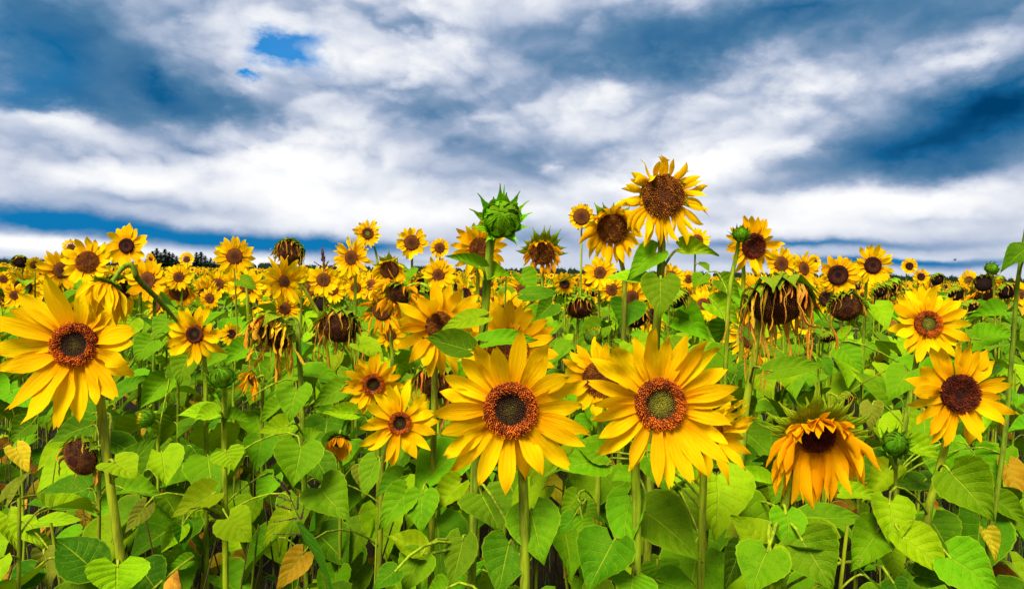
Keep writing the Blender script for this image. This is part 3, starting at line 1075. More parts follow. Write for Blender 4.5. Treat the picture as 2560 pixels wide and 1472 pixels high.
def stem_path(c, n, Rd, d, via, r, nod):
    back = c - n * (0.55 * Rd)
    nh = Vector((n.x, n.y, 0))
    if nod:
        q = c - nh.normalized() * max(0.045, 1.15 * Rd) + Vector((0, 0, -0.02 - 0.3 * Rd)) if nh.length > 0.05 else c + Vector((0, 0.05, -0.05))
        k = max(0.05, 1.5 * Rd)
    else:
        q = c - nh * 0.9 * Rd + Vector((0, 0.02, -1.7 * Rd - 0.04))
        k = max(0.04, 1.1 * Rd)
    if via:
        pts = [P(x * 1.011, y * 1.011, d + dd) for (x, y, dd) in [(v[0], v[1], v[2] if len(v) > 2 else 0.04) for v in via]]
        q = pts[0]
    path = bez(back, back - n * k, q + Vector((0, 0, k * 0.9)) if not via else q.lerp(back - n * k, 0.35) + Vector((0, 0, k * 0.3)), q, 9)
    if via:
        path += pts[1:]
    for _ in range(2):           # round off the corners of the hand-given course
        sm = [path[0]]
        for a_, b_ in zip(path, path[1:]):
            sm += [a_.lerp(b_, 0.25), a_.lerp(b_, 0.75)]
        path = sm + [path[-1]]
    path = path[::2] + ([] if (len(path) - 1) % 2 == 0 else [path[-1]])
    last = path[-1]
    prev = path[-2]
    lean = (last - prev)
    sl = Vector((lean.x, lean.y, 0)) / max(0.02, abs(lean.z)) if via and len(via) > 1 else Vector((0, 0, 0))
    if sl.length > 0.22:
        sl = sl.normalized() * 0.22
    h = last.z
    for i in range(1, 6):
        t = i / 5
        path.append(last + Vector((sl.x * h * t * (1 - 0.35 * t), sl.y * h * t * (1 - 0.35 * t), -h * t)) + Vector((r.uniform(-1, 1), r.uniform(-1, 1), 0)) * 0.006 * math.sin(math.pi * t))
    return path

GRP = {'open': 'sunflowers in bloom', 'tatter': 'sunflowers in bloom', 'hang': 'sunflowers in bloom', 'dead': 'withered sunflowers', 'bud': 'sunflower buds'}
NAME = {'open': 'sunflower', 'tatter': 'sunflower', 'hang': 'sunflower', 'dead': 'withered_sunflower', 'bud': 'sunflower_bud'}
CAT = {'open': 'sunflower', 'tatter': 'sunflower', 'hang': 'sunflower', 'dead': 'withered sunflower', 'bud': 'sunflower bud'}

# type, disc, display px x, y, tip-to-tip px, disc share, yaw, pitch, depth, label, options
H = [
 ('open', 'fresh', 186, 852, 345, .315, 8, 6, 1.22, 'largest sunflower at the photo\'s left edge, long petals and orange-ringed dark disc', dict(n=22, asym=(197, .24), via=[(248, 985), (272, 1200), (300, 1390)], rs=.0072, wide=1.16)),
 ('open', 'fresh', 1262, 1012, 384, .355, 2, 4, 1.08, 'large sunflower low in the middle with olive centre in an orange ring', dict(n=22, via=[(1292, 1150), (1297, 1300), (1298, 1450)], rs=.0075, wide=0.98, main='fresh')),
 ('open', 'olive', 1632, 998, 384, .335, 4, 6, 1.12, 'large sunflower right of middle whose petals crowd to the right, yellow-green centre', dict(n=25, via=[(1570, 1150), (1575, 1235)], rs=.007)),
 ('open', 'brown', 1752, 1068, 250, .30, 14, -8, 1.34, 'sunflower half hidden behind the yellow-green centred one, petals showing low right', dict(via=[(1740, 1180)])),
 ('open', 'dark', 2372, 972, 262, .365, 0, 4, 1.42, 'even round sunflower near the right edge with a dark maroon disc', dict(n=23, via=[(2342, 1090), (2300, 1240)], col=DEEP)),
 ('open', 'olive', 2294, 800, 190, .345, -6, 8, 1.86, 'pale yellow sunflower above the maroon-disc one, greenish centre', dict(n=21, via=[(2270, 875), (2238, 1050)])),
 ('open', 'fresh', 988, 1046, 200, .29, 18, 6, 1.75, 'sunflower turned right beside the large middle one, small red-brown disc', dict(n=19, via=[(950, 1130), (945, 1170)])),
 ('open', 'fresh', 922, 950, 150, .37, 24, 0, 2.15, 'sunflower with crumpled orange upper right petals behind a yellow one', dict(n=21, col=DEEP, via=[(935, 1040)])),
 ('open', 'fresh', 482, 826, 150, .32, -4, 4, 2.1, 'small neat sunflower with broad petals above the lone green bud at left', dict(n=18, via=[(505, 885), (508, 920)])),
 ('open', 'brown', 1484, 936, 190, .46, -14, 2, 1.72, 'sunflower with wide brown disc half covered by a neighbour\'s petals', dict(n=24)),
 ('open', 'brown', 1256, 862, 235, .44, 6, 4, 1.62, 'sunflower with dark red disc behind the large middle one, leaf across its top', dict(n=22, col=DEEP)),
 ('open', 'brown', 1086, 806, 238, .31, 26, 2, 1.78, 'sunflower half hidden by two leaves left of the tall bud\'s stem', dict(n=20, col=DEEP)),
 ('open', 'brown', 1254, 782, 132, .50, -4, 26, 2.7, 'upward tilted sunflower just right of the tall bud\'s stem', dict(n=22)),
 ('tatter', 'brown', 1640, 486, 225, .465, 0, 4, 1.72, 'tallest sunflower, ragged curling petals round a big brown disc against the cloud', dict(n=40, Lp=1.36, w=.165, bl=.62, via=[(1637, 610), (1632, 700), (1622, 830)], rs=.0095, main=1)),
 ('hang', 'brown', 1514, 566, 172, .44, -6, -16, 2.1, 'sunflower with hanging petals next to the tallest ragged one', dict(n=32, grav=0.7, w=.24, topl=.8, Lp=1.5, via=[(1545, 690)], bl=.9, col=DEEP)),
 ('open', 'brown', 1438, 536, 66, .64, -4, 4, 4.3, 'small round sunflower on a thin stalk against the sky, wide brown disc', dict(n=26, via=[(1438, 610), (1437, 660)])),
 ('open', 'dark', 1862, 608, 152, .42, 14, -6, 2.5, 'sunflower behind a small green bud right of the tallest one', dict(n=24, col=DEEP)),
 ('bud', '', 1832, 579, 46, .8, -8, 35, 2.05, 'small green bud standing in front of a yellow flower', dict(via=[(1824, 620), (1805, 700), (1800, 770)], rs=.006)),
 ('bud', '', 1240, 540, 112, .8, 3, 16, 1.5, 'big spiky green bud on a thick stem, highest in the middle', dict(via=[(1213, 600), (1205, 700), (1190, 880)], rs=.009, main=1, bcol=(0.105, 0.32, 0.004), whorls=[(7, -0.7, 1.42, 0.0, 0.50, 0.88, 0.9), (8, -1.0, 1.15, 0.10, 0.52, 0.96, 1.1), (9, -1.15, 0.65, 0.75, 0.50, 1.02, 1.5), (9, -1.25, 0.25, 1.25, 0.46, 1.07, 2.0), (7, -1.3, -0.1, 1.3, 0.40, 1.1, 2.3)])),
 ('dead', 'dead', 1925, 748, 150, .94, -4, -38, 1.78, 'largest withered brown head, long orange-brown petals hanging far below it', dict(Lp=2.2, n=38, via=[(1868, 860), (1845, 1000)], rs=.009, bl=1.15, nb=22, ww=.072, wcol=(1.15, 1.15, 1), main=1)),
 ('dead', 'dead', 2092, 760, 76, .98, -12, -22, 2.9, 'nodding black-brown seed head right of the largest withered head', dict(n=14, Lp=1.1, via=[(2135, 830)])),
 ('hang', 'dark', 2020, 1078, 222, .385, -4, -22, 1.30, 'drooping golden sunflower low at right, petals hanging under green bracts', dict(n=64, grav=0.75, w=.31, topl=.42, via=[(1950, 1200), (1920, 1350)], rs=.0085, col=(0.94, 0.43, 0.001), Lp=3.4, bl=2.15, bw=1.6, nb=26, bcol=(0.26, 0.36, 0.006), main=1)),
 ('dead', 'dead', 674, 822, 125, .80, -26, -34, 2.1, 'withered head leaning left with matted orange petals on a thick stalk', dict(Lp=1.45, n=44, via=[(738, 850), (745, 960), (752, 1160)], rs=.0075, ww=.13, wcol=(1.4, 1.5, .7))),
 ('dead', 'dead', 838, 808, 92, .98, 2, -26, 2.5, 'withered brown head with straight strands, next to the matted orange one', dict(Lp=1.9, n=26, via=[(878, 850), (880, 920)])),
 ('dead', 'dead', 1078, 945, 104, .94, -6, -30, 2.05, 'withered head with pale bracts behind the large middle sunflower\'s left petals', dict(Lp=1.8, n=28)),
 ('dead', 'dead', 1435, 762, 64, .98, 4, -34, 3.2, 'little withered head hanging straight over its stalk amid green leaves', dict(Lp=1.3, n=16, via=[(1428, 800), (1424, 840)])),
 ('hang', 'brown', 268, 712, 130, .42, -28, -58, 1.06, 'yellow head bowed over beside the leftmost large flower, petals hanging like a skirt', dict(n=26, grav=1.1, w=.36, topl=1.0, Lp=3.0, via=[(338, 690, .03), (400, 748, .25), (442, 800, 1.3)], rs=.0044)),
 ('dead', 'dead', 200, 1130, 100, .96, -14, -12, 1.75, 'brown seed head with curled green bracts, low at left under a big leaf', dict(n=7, Lp=.9, bl=.85)),
 ('hang', 'dead', 838, 1092, 92, .42, 6, -44, 2.0, 'small wilted yellow head hanging down under a dark cap', dict(n=22, grav=3., w=.30, Lp=2.1, bcol=(0.05, 0.08, 0.01), col=ORA)),
 ('bud', '', 548, 930, 74, .8, 0, 58, 1.7, 'closed green bud on a straight stalk below the small neat sunflower', dict(via=[(553, 1000), (556, 1200), (558, 1420)], rs=.0065)),
 ('bud', '', 2215, 1096, 74, .8, -4, 34, 1.6, 'round green bud right of the drooping golden sunflower', dict(via=[(2216, 1170), (2212, 1290)])),
 ('bud', '', 2258, 1408, 34, .8, 10, 60, 1.6, 'small dark bud at the bottom edge between leaves', dict(bcol=(0.02, 0.08, 0.008))),
 ('bud', '', 1467, 832, 54, .8, 0, 55, 2.7, 'pale green bud above the half covered brown-disc sunflower', dict(bcol=(0.09, 0.22, 0.012), yellow=.5)),
 ('bud', '', 2453, 664, 34, .85, 0, 30, 3.0, 'round green bud on the skyline near the right edge', dict(via=[(2456, 690), (2460, 760)])),
 ('bud', '', 362, 1035, 50, .8, -70, 10, 2.1, 'green bud turned left with yellow petal tips just opening', dict(yellow=.6)),
 # along the skyline
 ('open', 'dark', 313, 608, 106, .36, 8, 2, 3.1, 'sunflower standing clear against the sky at left, broad petals and a small disc', dict(n=16, wide=1.1, via=[(346, 650)])),
 ('open', 'brown', 216, 648, 122, .45, 6, 10, 2.9, 'sunflower rising behind the bowed yellow head', dict(n=18)),
 ('open', 'brown', 152, 668, 106, .38, 26, 0, 3.2, 'sunflower turned right, left of the one rising behind the bowed head', dict(n=18, col=DEEP)),
 ('open', 'brown', 176, 610, 40, .4, 30, 20, 5.2, 'tiny sunflower peeping over the left skyline', dict()),
 ('dead', 'dead', 50, 648, 34, .9, 20, -20, 4.6, 'withered head on the left skyline beside a side-on flower', dict(Lp=1.2)),
 ('open', 'brown', 85, 656, 44, .36, 58, 0, 4.6, 'side-on sunflower next to the skyline\'s leftmost withered head', dict()),
 ('open', 'brown', 580, 634, 98, .42, 24, 4, 3.5, 'sunflower with comb-like left petals against the blue cloud bank', dict(n=20, via=[(606, 690), (612, 735)])),
 ('open', 'brown', 442, 685, 68, .40, 10, 0, 4.1, 'sunflower in front of the dark spruces at left', dict(n=18)),
 ('open', 'brown', 461, 641, 38, .40, 10, 12, 5.4, 'small sunflower above the one before the spruces', dict()),
 ('dead', 'dead', 716, 626, 74, .9, -10, -16, 3.0, 'brown withered head jutting into the blue sky left of a grass spike', dict(Lp=1.2, n=26, via=[(745, 690)])),
 ('open', 'brown', 702, 696, 132, .25, 52, 6, 2.6, 'side-on sunflower on a slanting stalk below the jutting brown head', dict(n=18, wide=1.1, via=[(738, 690, .05), (775, 752, .08), (800, 795, .1)], rs=.006)),
 ('open', 'brown', 869, 637, 104, .36, -14, 4, 3.1, 'sunflower with serrated left petals just right of the grass spike', dict(n=26)),
 ('open', 'olive', 909, 577, 72, .42, 2, 4, 4.0, 'sunflower highest on the left half of the skyline, greenish centre', dict(n=22, via=[(930, 625), (936, 660)])),
 ('open', 'brown', 1018, 600, 82, .48, 8, 4, 3.6, 'sunflower against white cloud left of the tall bud', dict(n=20)),
 ('open', 'brown', 1087, 613, 50, .52, 4, 2, 4.8, 'small sunflower between the white-cloud one and the tall bud', dict(n=18)),
 ('hang', 'brown', 963, 668, 92, .5, 4, -14, 3.4, 'ageing sunflower with shrivelled tips, under the skyline left of centre', dict(n=24, grav=1.0, w=.2)),
 ('open', 'brown', 1186, 614, 142, .38, 12, 0, 2.5, 'sunflower directly behind the tall bud\'s stem', dict(n=22, col=DEEP)),
 ('hang', 'brown', 1341, 626, 108, .56, -4, -20, 2.9, 'nodding sunflower with ragged orange petals right of the tall bud', dict(n=26, grav=1.4, w=.17, col=ORA, bl=1.2)),
 ('open', 'brown', 1084, 680, 90, .36, 4, 8, 3.6, 'sunflower below the small white-cloud pair, leaf crossing its disc', dict(n=18)),
 ('tatter', 'dead', 985, 728, 132, .46, -24, -28, 2.4, 'bowed orange sunflower with twisted petals on a stalk from the right', dict(n=28, col=ORA, Lp=1.7, w=.17, via=[(1060, 712, .04), (1092, 745, .06), (1112, 800, .1)], rs=.006)),
 ('tatter', 'brown', 944, 768, 124, .40, -12, -8, 2.6, 'dishevelled orange sunflower under the bowed twisted one', dict(n=30, col=ORA, w=.18, via=[(965, 820), (970, 870)])),
 ('open', 'brown', 612, 706, 90, .44, 0, 4, 4.0, 'sunflower below the comb-petalled one, partly behind a leaf', dict(n=18)),
 ('open', 'brown', 800, 692, 84, .42, 10, 4, 3.9, 'sunflower right under the purple grass spike', dict(n=18)),
 ('open', 'brown', 880, 712, 56, .44, 0, 0, 4.8, 'small round sunflower below the serrated one', dict(n=18)),
 ('open', 'brown', 364, 694, 110, .42, -4, 8, 3.1, 'sunflower behind the bowed head\'s slanting stalk', dict(n=18, col=DEEP)),
 ('open', 'brown', 518, 738, 54, .42, -6, 2, 4.6, 'small sunflower left of the orange-brown matted head\'s bracts', dict(n=18)),
 ('open', 'dark', 572, 825, 62, .36, 20, 0, 3.3, 'small sunflower just right of the neat broad-petalled one', dict(n=16)),
 ('hang', 'brown', 622, 938, 104, .30, -36, -10, 2.4, 'orange sunflower facing left beside the lone green bud', dict(n=24, grav=.6, w=.26, col=ORA, topl=.9)),
 ('open', 'dark', 2158, 656, 104, .42, -4, 4, 3.2, 'sunflower with spiky petals highest on the right skyline', dict(n=24)),
 ('open', 'dark', 2072, 680, 102, .50, -8, -4, 3.2, 'sunflower with dark wide disc left of the spiky skyline one', dict(n=20, col=DEEP)),
 ('open', 'brown', 1932, 652, 84, .46, 6, 6, 4.0, 'sunflower above the largest withered head', dict(n=20)),
 ('open', 'brown', 1988, 664, 90, .40, 24, 10, 3.7, 'sunflower leaning right behind the largest withered head', dict(n=20)),
 ('open', 'brown', 2014, 646, 36, .4, 10, 14, 5.6, 'tiny sunflower over the shoulder of the one leaning right', dict()),
 ('open', 'brown', 1725, 592, 62, .46, 0, 26, 4.4, 'sunflower peeping over the big leaf beside the tallest stalk', dict(n=20)),
 ('open', 'brown', 1660, 682, 66, .42, 4, 10, 4.2, 'sunflower right of the tallest flower\'s stalk', dict(n=18)),
 ('open', 'brown', 1703, 690, 46, .42, 4, 8, 5.0, 'small sunflower two places right of the tallest flower\'s stalk', dict()),
 ('open', 'brown', 1484, 674, 86, .38, -8, 12, 3.8, 'sunflower under the hanging-petalled one', dict(n=18)),
 ('open', 'brown', 1455, 698, 44, .44, 0, -4, 4.8, 'small worn sunflower below the thin-stalked round one', dict()),
 ('open', 'dark', 2249, 658, 40, .46, -10, 4, 5.2, 'small sunflower paired on the right skyline', dict()),
 ('open', 'dark', 2278, 684, 40, .44, -10, 2, 5.0, 'small sunflower below the skyline pair at right', dict()),
 ('dead', 'dead', 2318, 692, 38, .8, 0, -24, 4.6, 'orange-brown withered head right of the skyline pair', dict(Lp=1.2)),
 ('open', 'brown', 2385, 720, 42, .40, 0, 6, 4.8, 'small sunflower above the pale yellow one\'s tip', dict()),
 ('open', 'brown', 36, 730, 66, .36, 14, 6, 3.9, 'sunflower behind the leftmost large flower\'s upper petals', dict(n=18)),
 ('open', 'brown', 8, 690, 40, .5, 10, 0, 4.6, 'sunflower cut by the left edge under the skyline', dict()),
 ('open', 'brown', 1740, 752, 84, .40, -4, 28, 3.4, 'upturned sunflower between two leaves left of the largest withered head', dict(n=20)),
 ('open', 'brown', 1562, 736, 96, .40, 12, -4, 2.9, 'sunflower mostly hidden behind heart leaves under the hanging one', dict(n=20, col=DEEP)),
 ('open', 'brown', 966, 830, 76, .40, 20, 4, 3.3, 'sunflower split by a stalk under the dishevelled orange one', dict(n=18)),
 ('dead', 'dead', 2176, 722, 34, 1.0, 6, -30, 4.2, 'withered head under the spiky skyline flower', dict(Lp=1.2)),
 ('dead', 'dead', 2362, 730, 40, 1.0, 6, -30, 3.9, 'striped withered head right of the pale yellow sunflower\'s top petals', dict(Lp=1.3, ww=.1, wcol=(1.5, 1.4, 1.2))),
 ('dead', 'dead', 2398, 762, 40, 1.0, 8, -34, 3.6, 'striped withered head hanging lower, right of the pale yellow one', dict(Lp=1.3, ww=.1, wcol=(1.6, 1.5, 1.2))),
 ('dead', 'dead', 2490, 722, 40, 1.0, -6, -30, 3.8, 'striped withered head near the right edge under a leaf', dict(Lp=1.2, ww=.1, wcol=(1.4, 1.3, 1.2))),
 ('dead', 'dead', 2432, 702, 38, 1.0, -30, -6, 4.0, 'dark withered head left of the skyline bud at right', dict(Lp=.8)),
 ('dead', 'dead', 2047, 836, 36, .95, 0, -50, 2.9, 'narrow withered head by a leaf right of the longest hanging petals', dict(Lp=1.4)),
 ('dead', 'dead', 1680, 742, 54, .9, 50, -30, 3.0, 'withered head half behind the heart leaf on the tallest stalk', dict(Lp=1.6)),
 ('dead', 'dead', 792, 752, 34, 1.0, 0, 4, 4.2, 'bare brown seed disc amid leaves under the grass spike', dict(Lp=.7)),
 ('dead', 'dead', 2090, 994, 56, .9, 30, -24, 1.75, 'withered head peeping out behind the drooping flower\'s bracts', dict(Lp=1.2)),
]

for (typ, disc, px, py, D, frac, yaw, pit, d, label, o) in H:
    px, py, D = px * 1.011, py * 1.011, D * 1.011
    HEADS.append((px, py, D / 2 * (1.25 if typ in ('dead', 'hang') else 1.0), d))

for idx, (typ, disc, px, py, D, frac, yaw, pit, d, label, o) in enumerate(H):
    r = random.Random(1000 + idx)
    px, py, D = px * 1.011, py * 1.011, D * 1.011
    c = P(px, py, d)
    n = facing(yaw, pit)
    Ro = D / 2 * d / F
    Rd = Ro * frac
    Lp = o.get('Lp', (Ro / Rd - 0.84) * 1.06)
    det = 3 if Rd * F / d > 26 else (2 if D > 60 else 1)
    nod = typ in ('dead', 'hang') or (typ == 'tatter' and pit < -15)
    rs = o.get('rs', min(0.0075, max(0.004, 0.05 * Ro + 0.0015)))
    path = stem_path(c, n, Rd, d, o.get('via'), r, nod)
    pl = Plant(NAME[typ], label, CAT[typ], GRP[typ], path, rs * 0.8, rs * 1.25, r, vary((1.15, 1.1, 0.7), r, 0.12))
    make_head(pl.root, pl.base, c, n, Rd, Lp, typ, disc, det, r, o)
    pl.d = d
    zt = path[-6].z
    # small leaves near the head only where the stalk is far enough back; lower ones fill the stand
    if d > 2.0:
        pl.auto_leaves(0.35, zt - 0.02, r.randint(9, 12), r.uniform(0.14, 0.20), LEAVES if d < 3 else LEAVES_MID)
    else:
        zl = min(zt - 0.15, P(px, 1420, d).z)
        pl.auto_leaves(0.2, max(0.5, zl), 6, 0.17, LEAVES)

# ------------------------------------------------------------------ stalk cut by the right edge
r = random.Random(77)
path = [P(x * 1.011, y * 1.011, 1.55) for (x, y) in ((2546, 520), (2530, 610), (2516, 700), (2506, 830), (2494, 980), (2484, 1090), (2462, 1240), (2440, 1380))]
for i in range(1, 4):
    path.append(path[7] + Vector((-0.02 * i, 0, -path[7].z * i / 3)))
edge = Plant('sunflower_stalk', 'tall thin stalk with one leaf, partly cut off by the photo\'s right edge', 'sunflower', None, path, 0.004, 0.007, r, (0.8, 0.9, 0.7))
edge.d = 1.55

# ------------------------------------------------------------------ leaves that can be picked out in the photograph
# base px, base py, tip px, tip py, width px, tone, optional depth, optional front flag   (photograph pixels)
L = [
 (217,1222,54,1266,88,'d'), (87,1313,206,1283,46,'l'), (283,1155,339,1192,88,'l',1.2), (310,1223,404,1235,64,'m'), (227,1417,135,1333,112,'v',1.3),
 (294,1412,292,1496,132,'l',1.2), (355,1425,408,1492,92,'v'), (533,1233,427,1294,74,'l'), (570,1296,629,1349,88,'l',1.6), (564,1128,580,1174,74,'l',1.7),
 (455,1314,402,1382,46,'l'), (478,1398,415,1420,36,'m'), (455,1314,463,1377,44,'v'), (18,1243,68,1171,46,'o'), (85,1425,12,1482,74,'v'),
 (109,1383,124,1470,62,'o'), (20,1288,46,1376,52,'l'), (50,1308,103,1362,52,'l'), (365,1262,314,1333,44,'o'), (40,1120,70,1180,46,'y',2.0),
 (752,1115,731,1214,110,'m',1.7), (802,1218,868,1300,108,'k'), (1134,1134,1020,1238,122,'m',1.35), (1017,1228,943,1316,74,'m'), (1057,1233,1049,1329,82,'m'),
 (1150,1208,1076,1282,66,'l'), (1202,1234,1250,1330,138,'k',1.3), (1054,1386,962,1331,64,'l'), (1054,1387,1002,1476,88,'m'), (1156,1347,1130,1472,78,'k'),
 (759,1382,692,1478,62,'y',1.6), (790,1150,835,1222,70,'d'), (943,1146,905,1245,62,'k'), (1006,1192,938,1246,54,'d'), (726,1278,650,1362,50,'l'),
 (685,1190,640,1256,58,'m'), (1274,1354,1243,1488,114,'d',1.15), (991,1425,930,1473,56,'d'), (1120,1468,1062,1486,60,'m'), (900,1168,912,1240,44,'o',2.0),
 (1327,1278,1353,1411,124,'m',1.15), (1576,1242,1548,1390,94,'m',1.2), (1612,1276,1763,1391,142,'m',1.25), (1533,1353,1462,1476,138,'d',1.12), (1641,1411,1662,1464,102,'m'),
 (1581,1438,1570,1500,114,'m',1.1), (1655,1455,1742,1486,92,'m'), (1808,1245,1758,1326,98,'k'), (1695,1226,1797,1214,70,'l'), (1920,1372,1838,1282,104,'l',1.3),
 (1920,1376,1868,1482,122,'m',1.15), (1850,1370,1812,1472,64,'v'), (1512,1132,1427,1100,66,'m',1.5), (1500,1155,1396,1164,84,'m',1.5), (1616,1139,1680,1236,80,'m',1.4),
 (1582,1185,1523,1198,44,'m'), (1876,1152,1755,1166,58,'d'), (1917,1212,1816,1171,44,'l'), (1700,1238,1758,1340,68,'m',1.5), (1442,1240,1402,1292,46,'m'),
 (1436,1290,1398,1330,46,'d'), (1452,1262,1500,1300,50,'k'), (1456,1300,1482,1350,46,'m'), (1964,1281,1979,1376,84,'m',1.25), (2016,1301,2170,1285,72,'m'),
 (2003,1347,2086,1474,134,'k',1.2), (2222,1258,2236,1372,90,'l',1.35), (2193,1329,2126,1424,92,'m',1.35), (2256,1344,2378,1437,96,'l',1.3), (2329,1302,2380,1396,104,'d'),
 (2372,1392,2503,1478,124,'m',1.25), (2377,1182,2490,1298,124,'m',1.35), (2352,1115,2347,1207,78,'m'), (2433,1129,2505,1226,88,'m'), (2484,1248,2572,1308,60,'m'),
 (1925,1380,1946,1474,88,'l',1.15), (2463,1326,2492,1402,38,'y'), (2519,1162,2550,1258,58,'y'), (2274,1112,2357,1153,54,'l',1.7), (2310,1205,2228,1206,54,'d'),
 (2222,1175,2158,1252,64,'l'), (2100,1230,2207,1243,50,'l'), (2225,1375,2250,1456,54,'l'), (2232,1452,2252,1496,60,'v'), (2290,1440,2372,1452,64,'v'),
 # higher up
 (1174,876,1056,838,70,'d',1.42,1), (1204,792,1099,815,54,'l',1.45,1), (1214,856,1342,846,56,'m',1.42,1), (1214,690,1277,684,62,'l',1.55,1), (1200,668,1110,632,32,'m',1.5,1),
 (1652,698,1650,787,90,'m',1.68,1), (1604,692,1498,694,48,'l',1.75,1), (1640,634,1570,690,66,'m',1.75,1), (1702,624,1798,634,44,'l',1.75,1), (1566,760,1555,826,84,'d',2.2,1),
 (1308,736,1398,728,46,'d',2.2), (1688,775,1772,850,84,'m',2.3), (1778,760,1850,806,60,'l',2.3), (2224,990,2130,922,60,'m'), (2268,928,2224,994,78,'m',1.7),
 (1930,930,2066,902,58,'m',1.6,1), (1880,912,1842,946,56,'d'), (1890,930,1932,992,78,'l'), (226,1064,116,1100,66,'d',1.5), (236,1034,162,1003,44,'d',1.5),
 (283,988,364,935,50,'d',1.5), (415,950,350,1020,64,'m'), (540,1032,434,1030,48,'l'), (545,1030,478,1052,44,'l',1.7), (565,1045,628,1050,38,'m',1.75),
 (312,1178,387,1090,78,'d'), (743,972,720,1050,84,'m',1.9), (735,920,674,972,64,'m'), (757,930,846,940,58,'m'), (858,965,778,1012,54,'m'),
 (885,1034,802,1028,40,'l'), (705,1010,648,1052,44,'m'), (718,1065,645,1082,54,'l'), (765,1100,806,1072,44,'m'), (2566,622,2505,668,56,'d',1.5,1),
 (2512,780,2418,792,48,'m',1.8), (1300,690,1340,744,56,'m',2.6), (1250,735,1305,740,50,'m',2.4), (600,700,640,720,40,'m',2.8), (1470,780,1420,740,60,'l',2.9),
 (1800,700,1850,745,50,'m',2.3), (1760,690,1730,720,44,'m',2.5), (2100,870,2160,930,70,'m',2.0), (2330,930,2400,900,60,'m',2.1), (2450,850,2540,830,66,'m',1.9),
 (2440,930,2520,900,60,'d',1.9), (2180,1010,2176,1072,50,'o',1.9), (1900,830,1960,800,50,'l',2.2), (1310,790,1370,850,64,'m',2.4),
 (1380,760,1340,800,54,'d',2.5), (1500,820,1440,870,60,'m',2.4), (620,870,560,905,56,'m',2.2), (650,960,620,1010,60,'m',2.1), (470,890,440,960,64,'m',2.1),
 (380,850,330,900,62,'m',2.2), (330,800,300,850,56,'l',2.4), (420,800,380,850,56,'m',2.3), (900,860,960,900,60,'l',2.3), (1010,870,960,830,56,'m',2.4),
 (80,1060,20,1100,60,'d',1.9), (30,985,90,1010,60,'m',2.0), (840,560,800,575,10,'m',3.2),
]
L = L[:-1]
newstalks = []
r = random.Random(5)
for it in L:
    bx, by, tx, ty, wpx, tone = it[:6]
    d = it[6] if len(it) > 6 else 1.25 + max(0, 1472 - by) * 0.0019
    front = len(it) > 7
    if not front:
        cx, cy = (bx + tx) / 2, (by + ty) / 2
        ext = math.hypot(tx - bx, ty - by) / 2
        for (hx, hy, hr, hd) in HEADS:
            if math.hypot(cx - hx, cy - hy) < hr * 0.85 + ext * 0.9 and d < hd + 0.1 and hr > 18 and d > hd - 0.75:
                d = hd + 0.12
    ang = math.hypot(tx - bx, ty - by)
    down = (ty - by) / max(1, ang)
    lenm = ang / F * d
    # drooping blades come towards the viewer at the tip, raised ones stand away: lets light fall on them
    dd = -lenm * (0.30 + 0.30 * down) if down > -0.3 else lenm * 0.15
    lb, lt = P(bx, by, d), P(tx, ty, max(0.7, d + dd))
    ax = lt - lb
    nr = (CAM - lb).normalized() * 0.75 + Vector((r.uniform(-0.35, 0.35), 0, 0.55 + r.uniform(-0.2, 0.2)))
    # nearest stalk takes the leaf
    best, bd = None, 0.26
    for pl in PLANTS:
        s = pl.at(lb.z)
        if pl.path[0].z < lb.z - 0.12:
            continue
        q = math.hypot(s.x - lb.x, (s.y - lb.y) * 0.8)
        if q < bd and q > 0.008:
            best, bd = pl, q
    if best is None:
        hx = Vector((lb.x - ax.normalized().x * 0.06, lb.y + 0.07, lb.z + r.uniform(0.02, 0.08)))
        pth = [hx] + [Vector((hx.x + r.uniform(-0.02, 0.02), hx.y + 0.01 * k, hx.z * (1 - k / 6))) for k in range(1, 7)]
        best = Plant('sunflower_plant', '', 'sunflower plant', 'leafy sunflower plants without a flower', pth, 0.003, 0.0062, r, vary((1.1, 1.05, .9), r, .15))
        best.d = d
        best.auto_leaves(0.15, max(0.4, min(hx.z - 0.2, P(bx, 1380, d).z)), 5, 0.15, LEAVES)
        newstalks.append(best)
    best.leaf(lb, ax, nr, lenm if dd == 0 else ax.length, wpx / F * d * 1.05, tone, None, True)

# ------------------------------------------------------------------ the rest of the nearer stand
r = random.Random(21)
taken = [(pl.base.x, pl.base.y) for pl in PLANTS]
def ytop(d):
    pts = [(1.2, 1250), (1.7, 1130), (2.3, 950), (3.0, 785), (3.8, 728), (5.0, 704), (7.0, 700), (9.0, 700)]
    for (a, b), (c_, e_) in zip(pts, pts[1:]):
        if d <= c_:
            return b + (e_ - b) * max(0, (d - a) / (c_ - a))
    return 700
fill = []
SP = 0.40
yy = 1.25
while yy < 6.6:
    half = 0.80 * yy + 0.30
    xx = -half
    while xx < half:
        x, y = xx + r.uniform(-0.15, 0.15), yy + r.uniform(-0.15, 0.15)
        xx += SP * (0.9 if yy < 3 else 1.0)
        if any((x - a) ** 2 + (y - b) ** 2 < 0.15 ** 2 for a, b in taken):
            continue
        q = proj((x, y, 1.2))
        if q is None or q[0] < -120 or q[0] > 2680:
            continue
        if y < 2.4 and r.random() < (0.55 if 320 < q[0] < 980 else 0.15):
            continue
        fill.append((x, y))
        taken.append((x, y))
    yy += SP
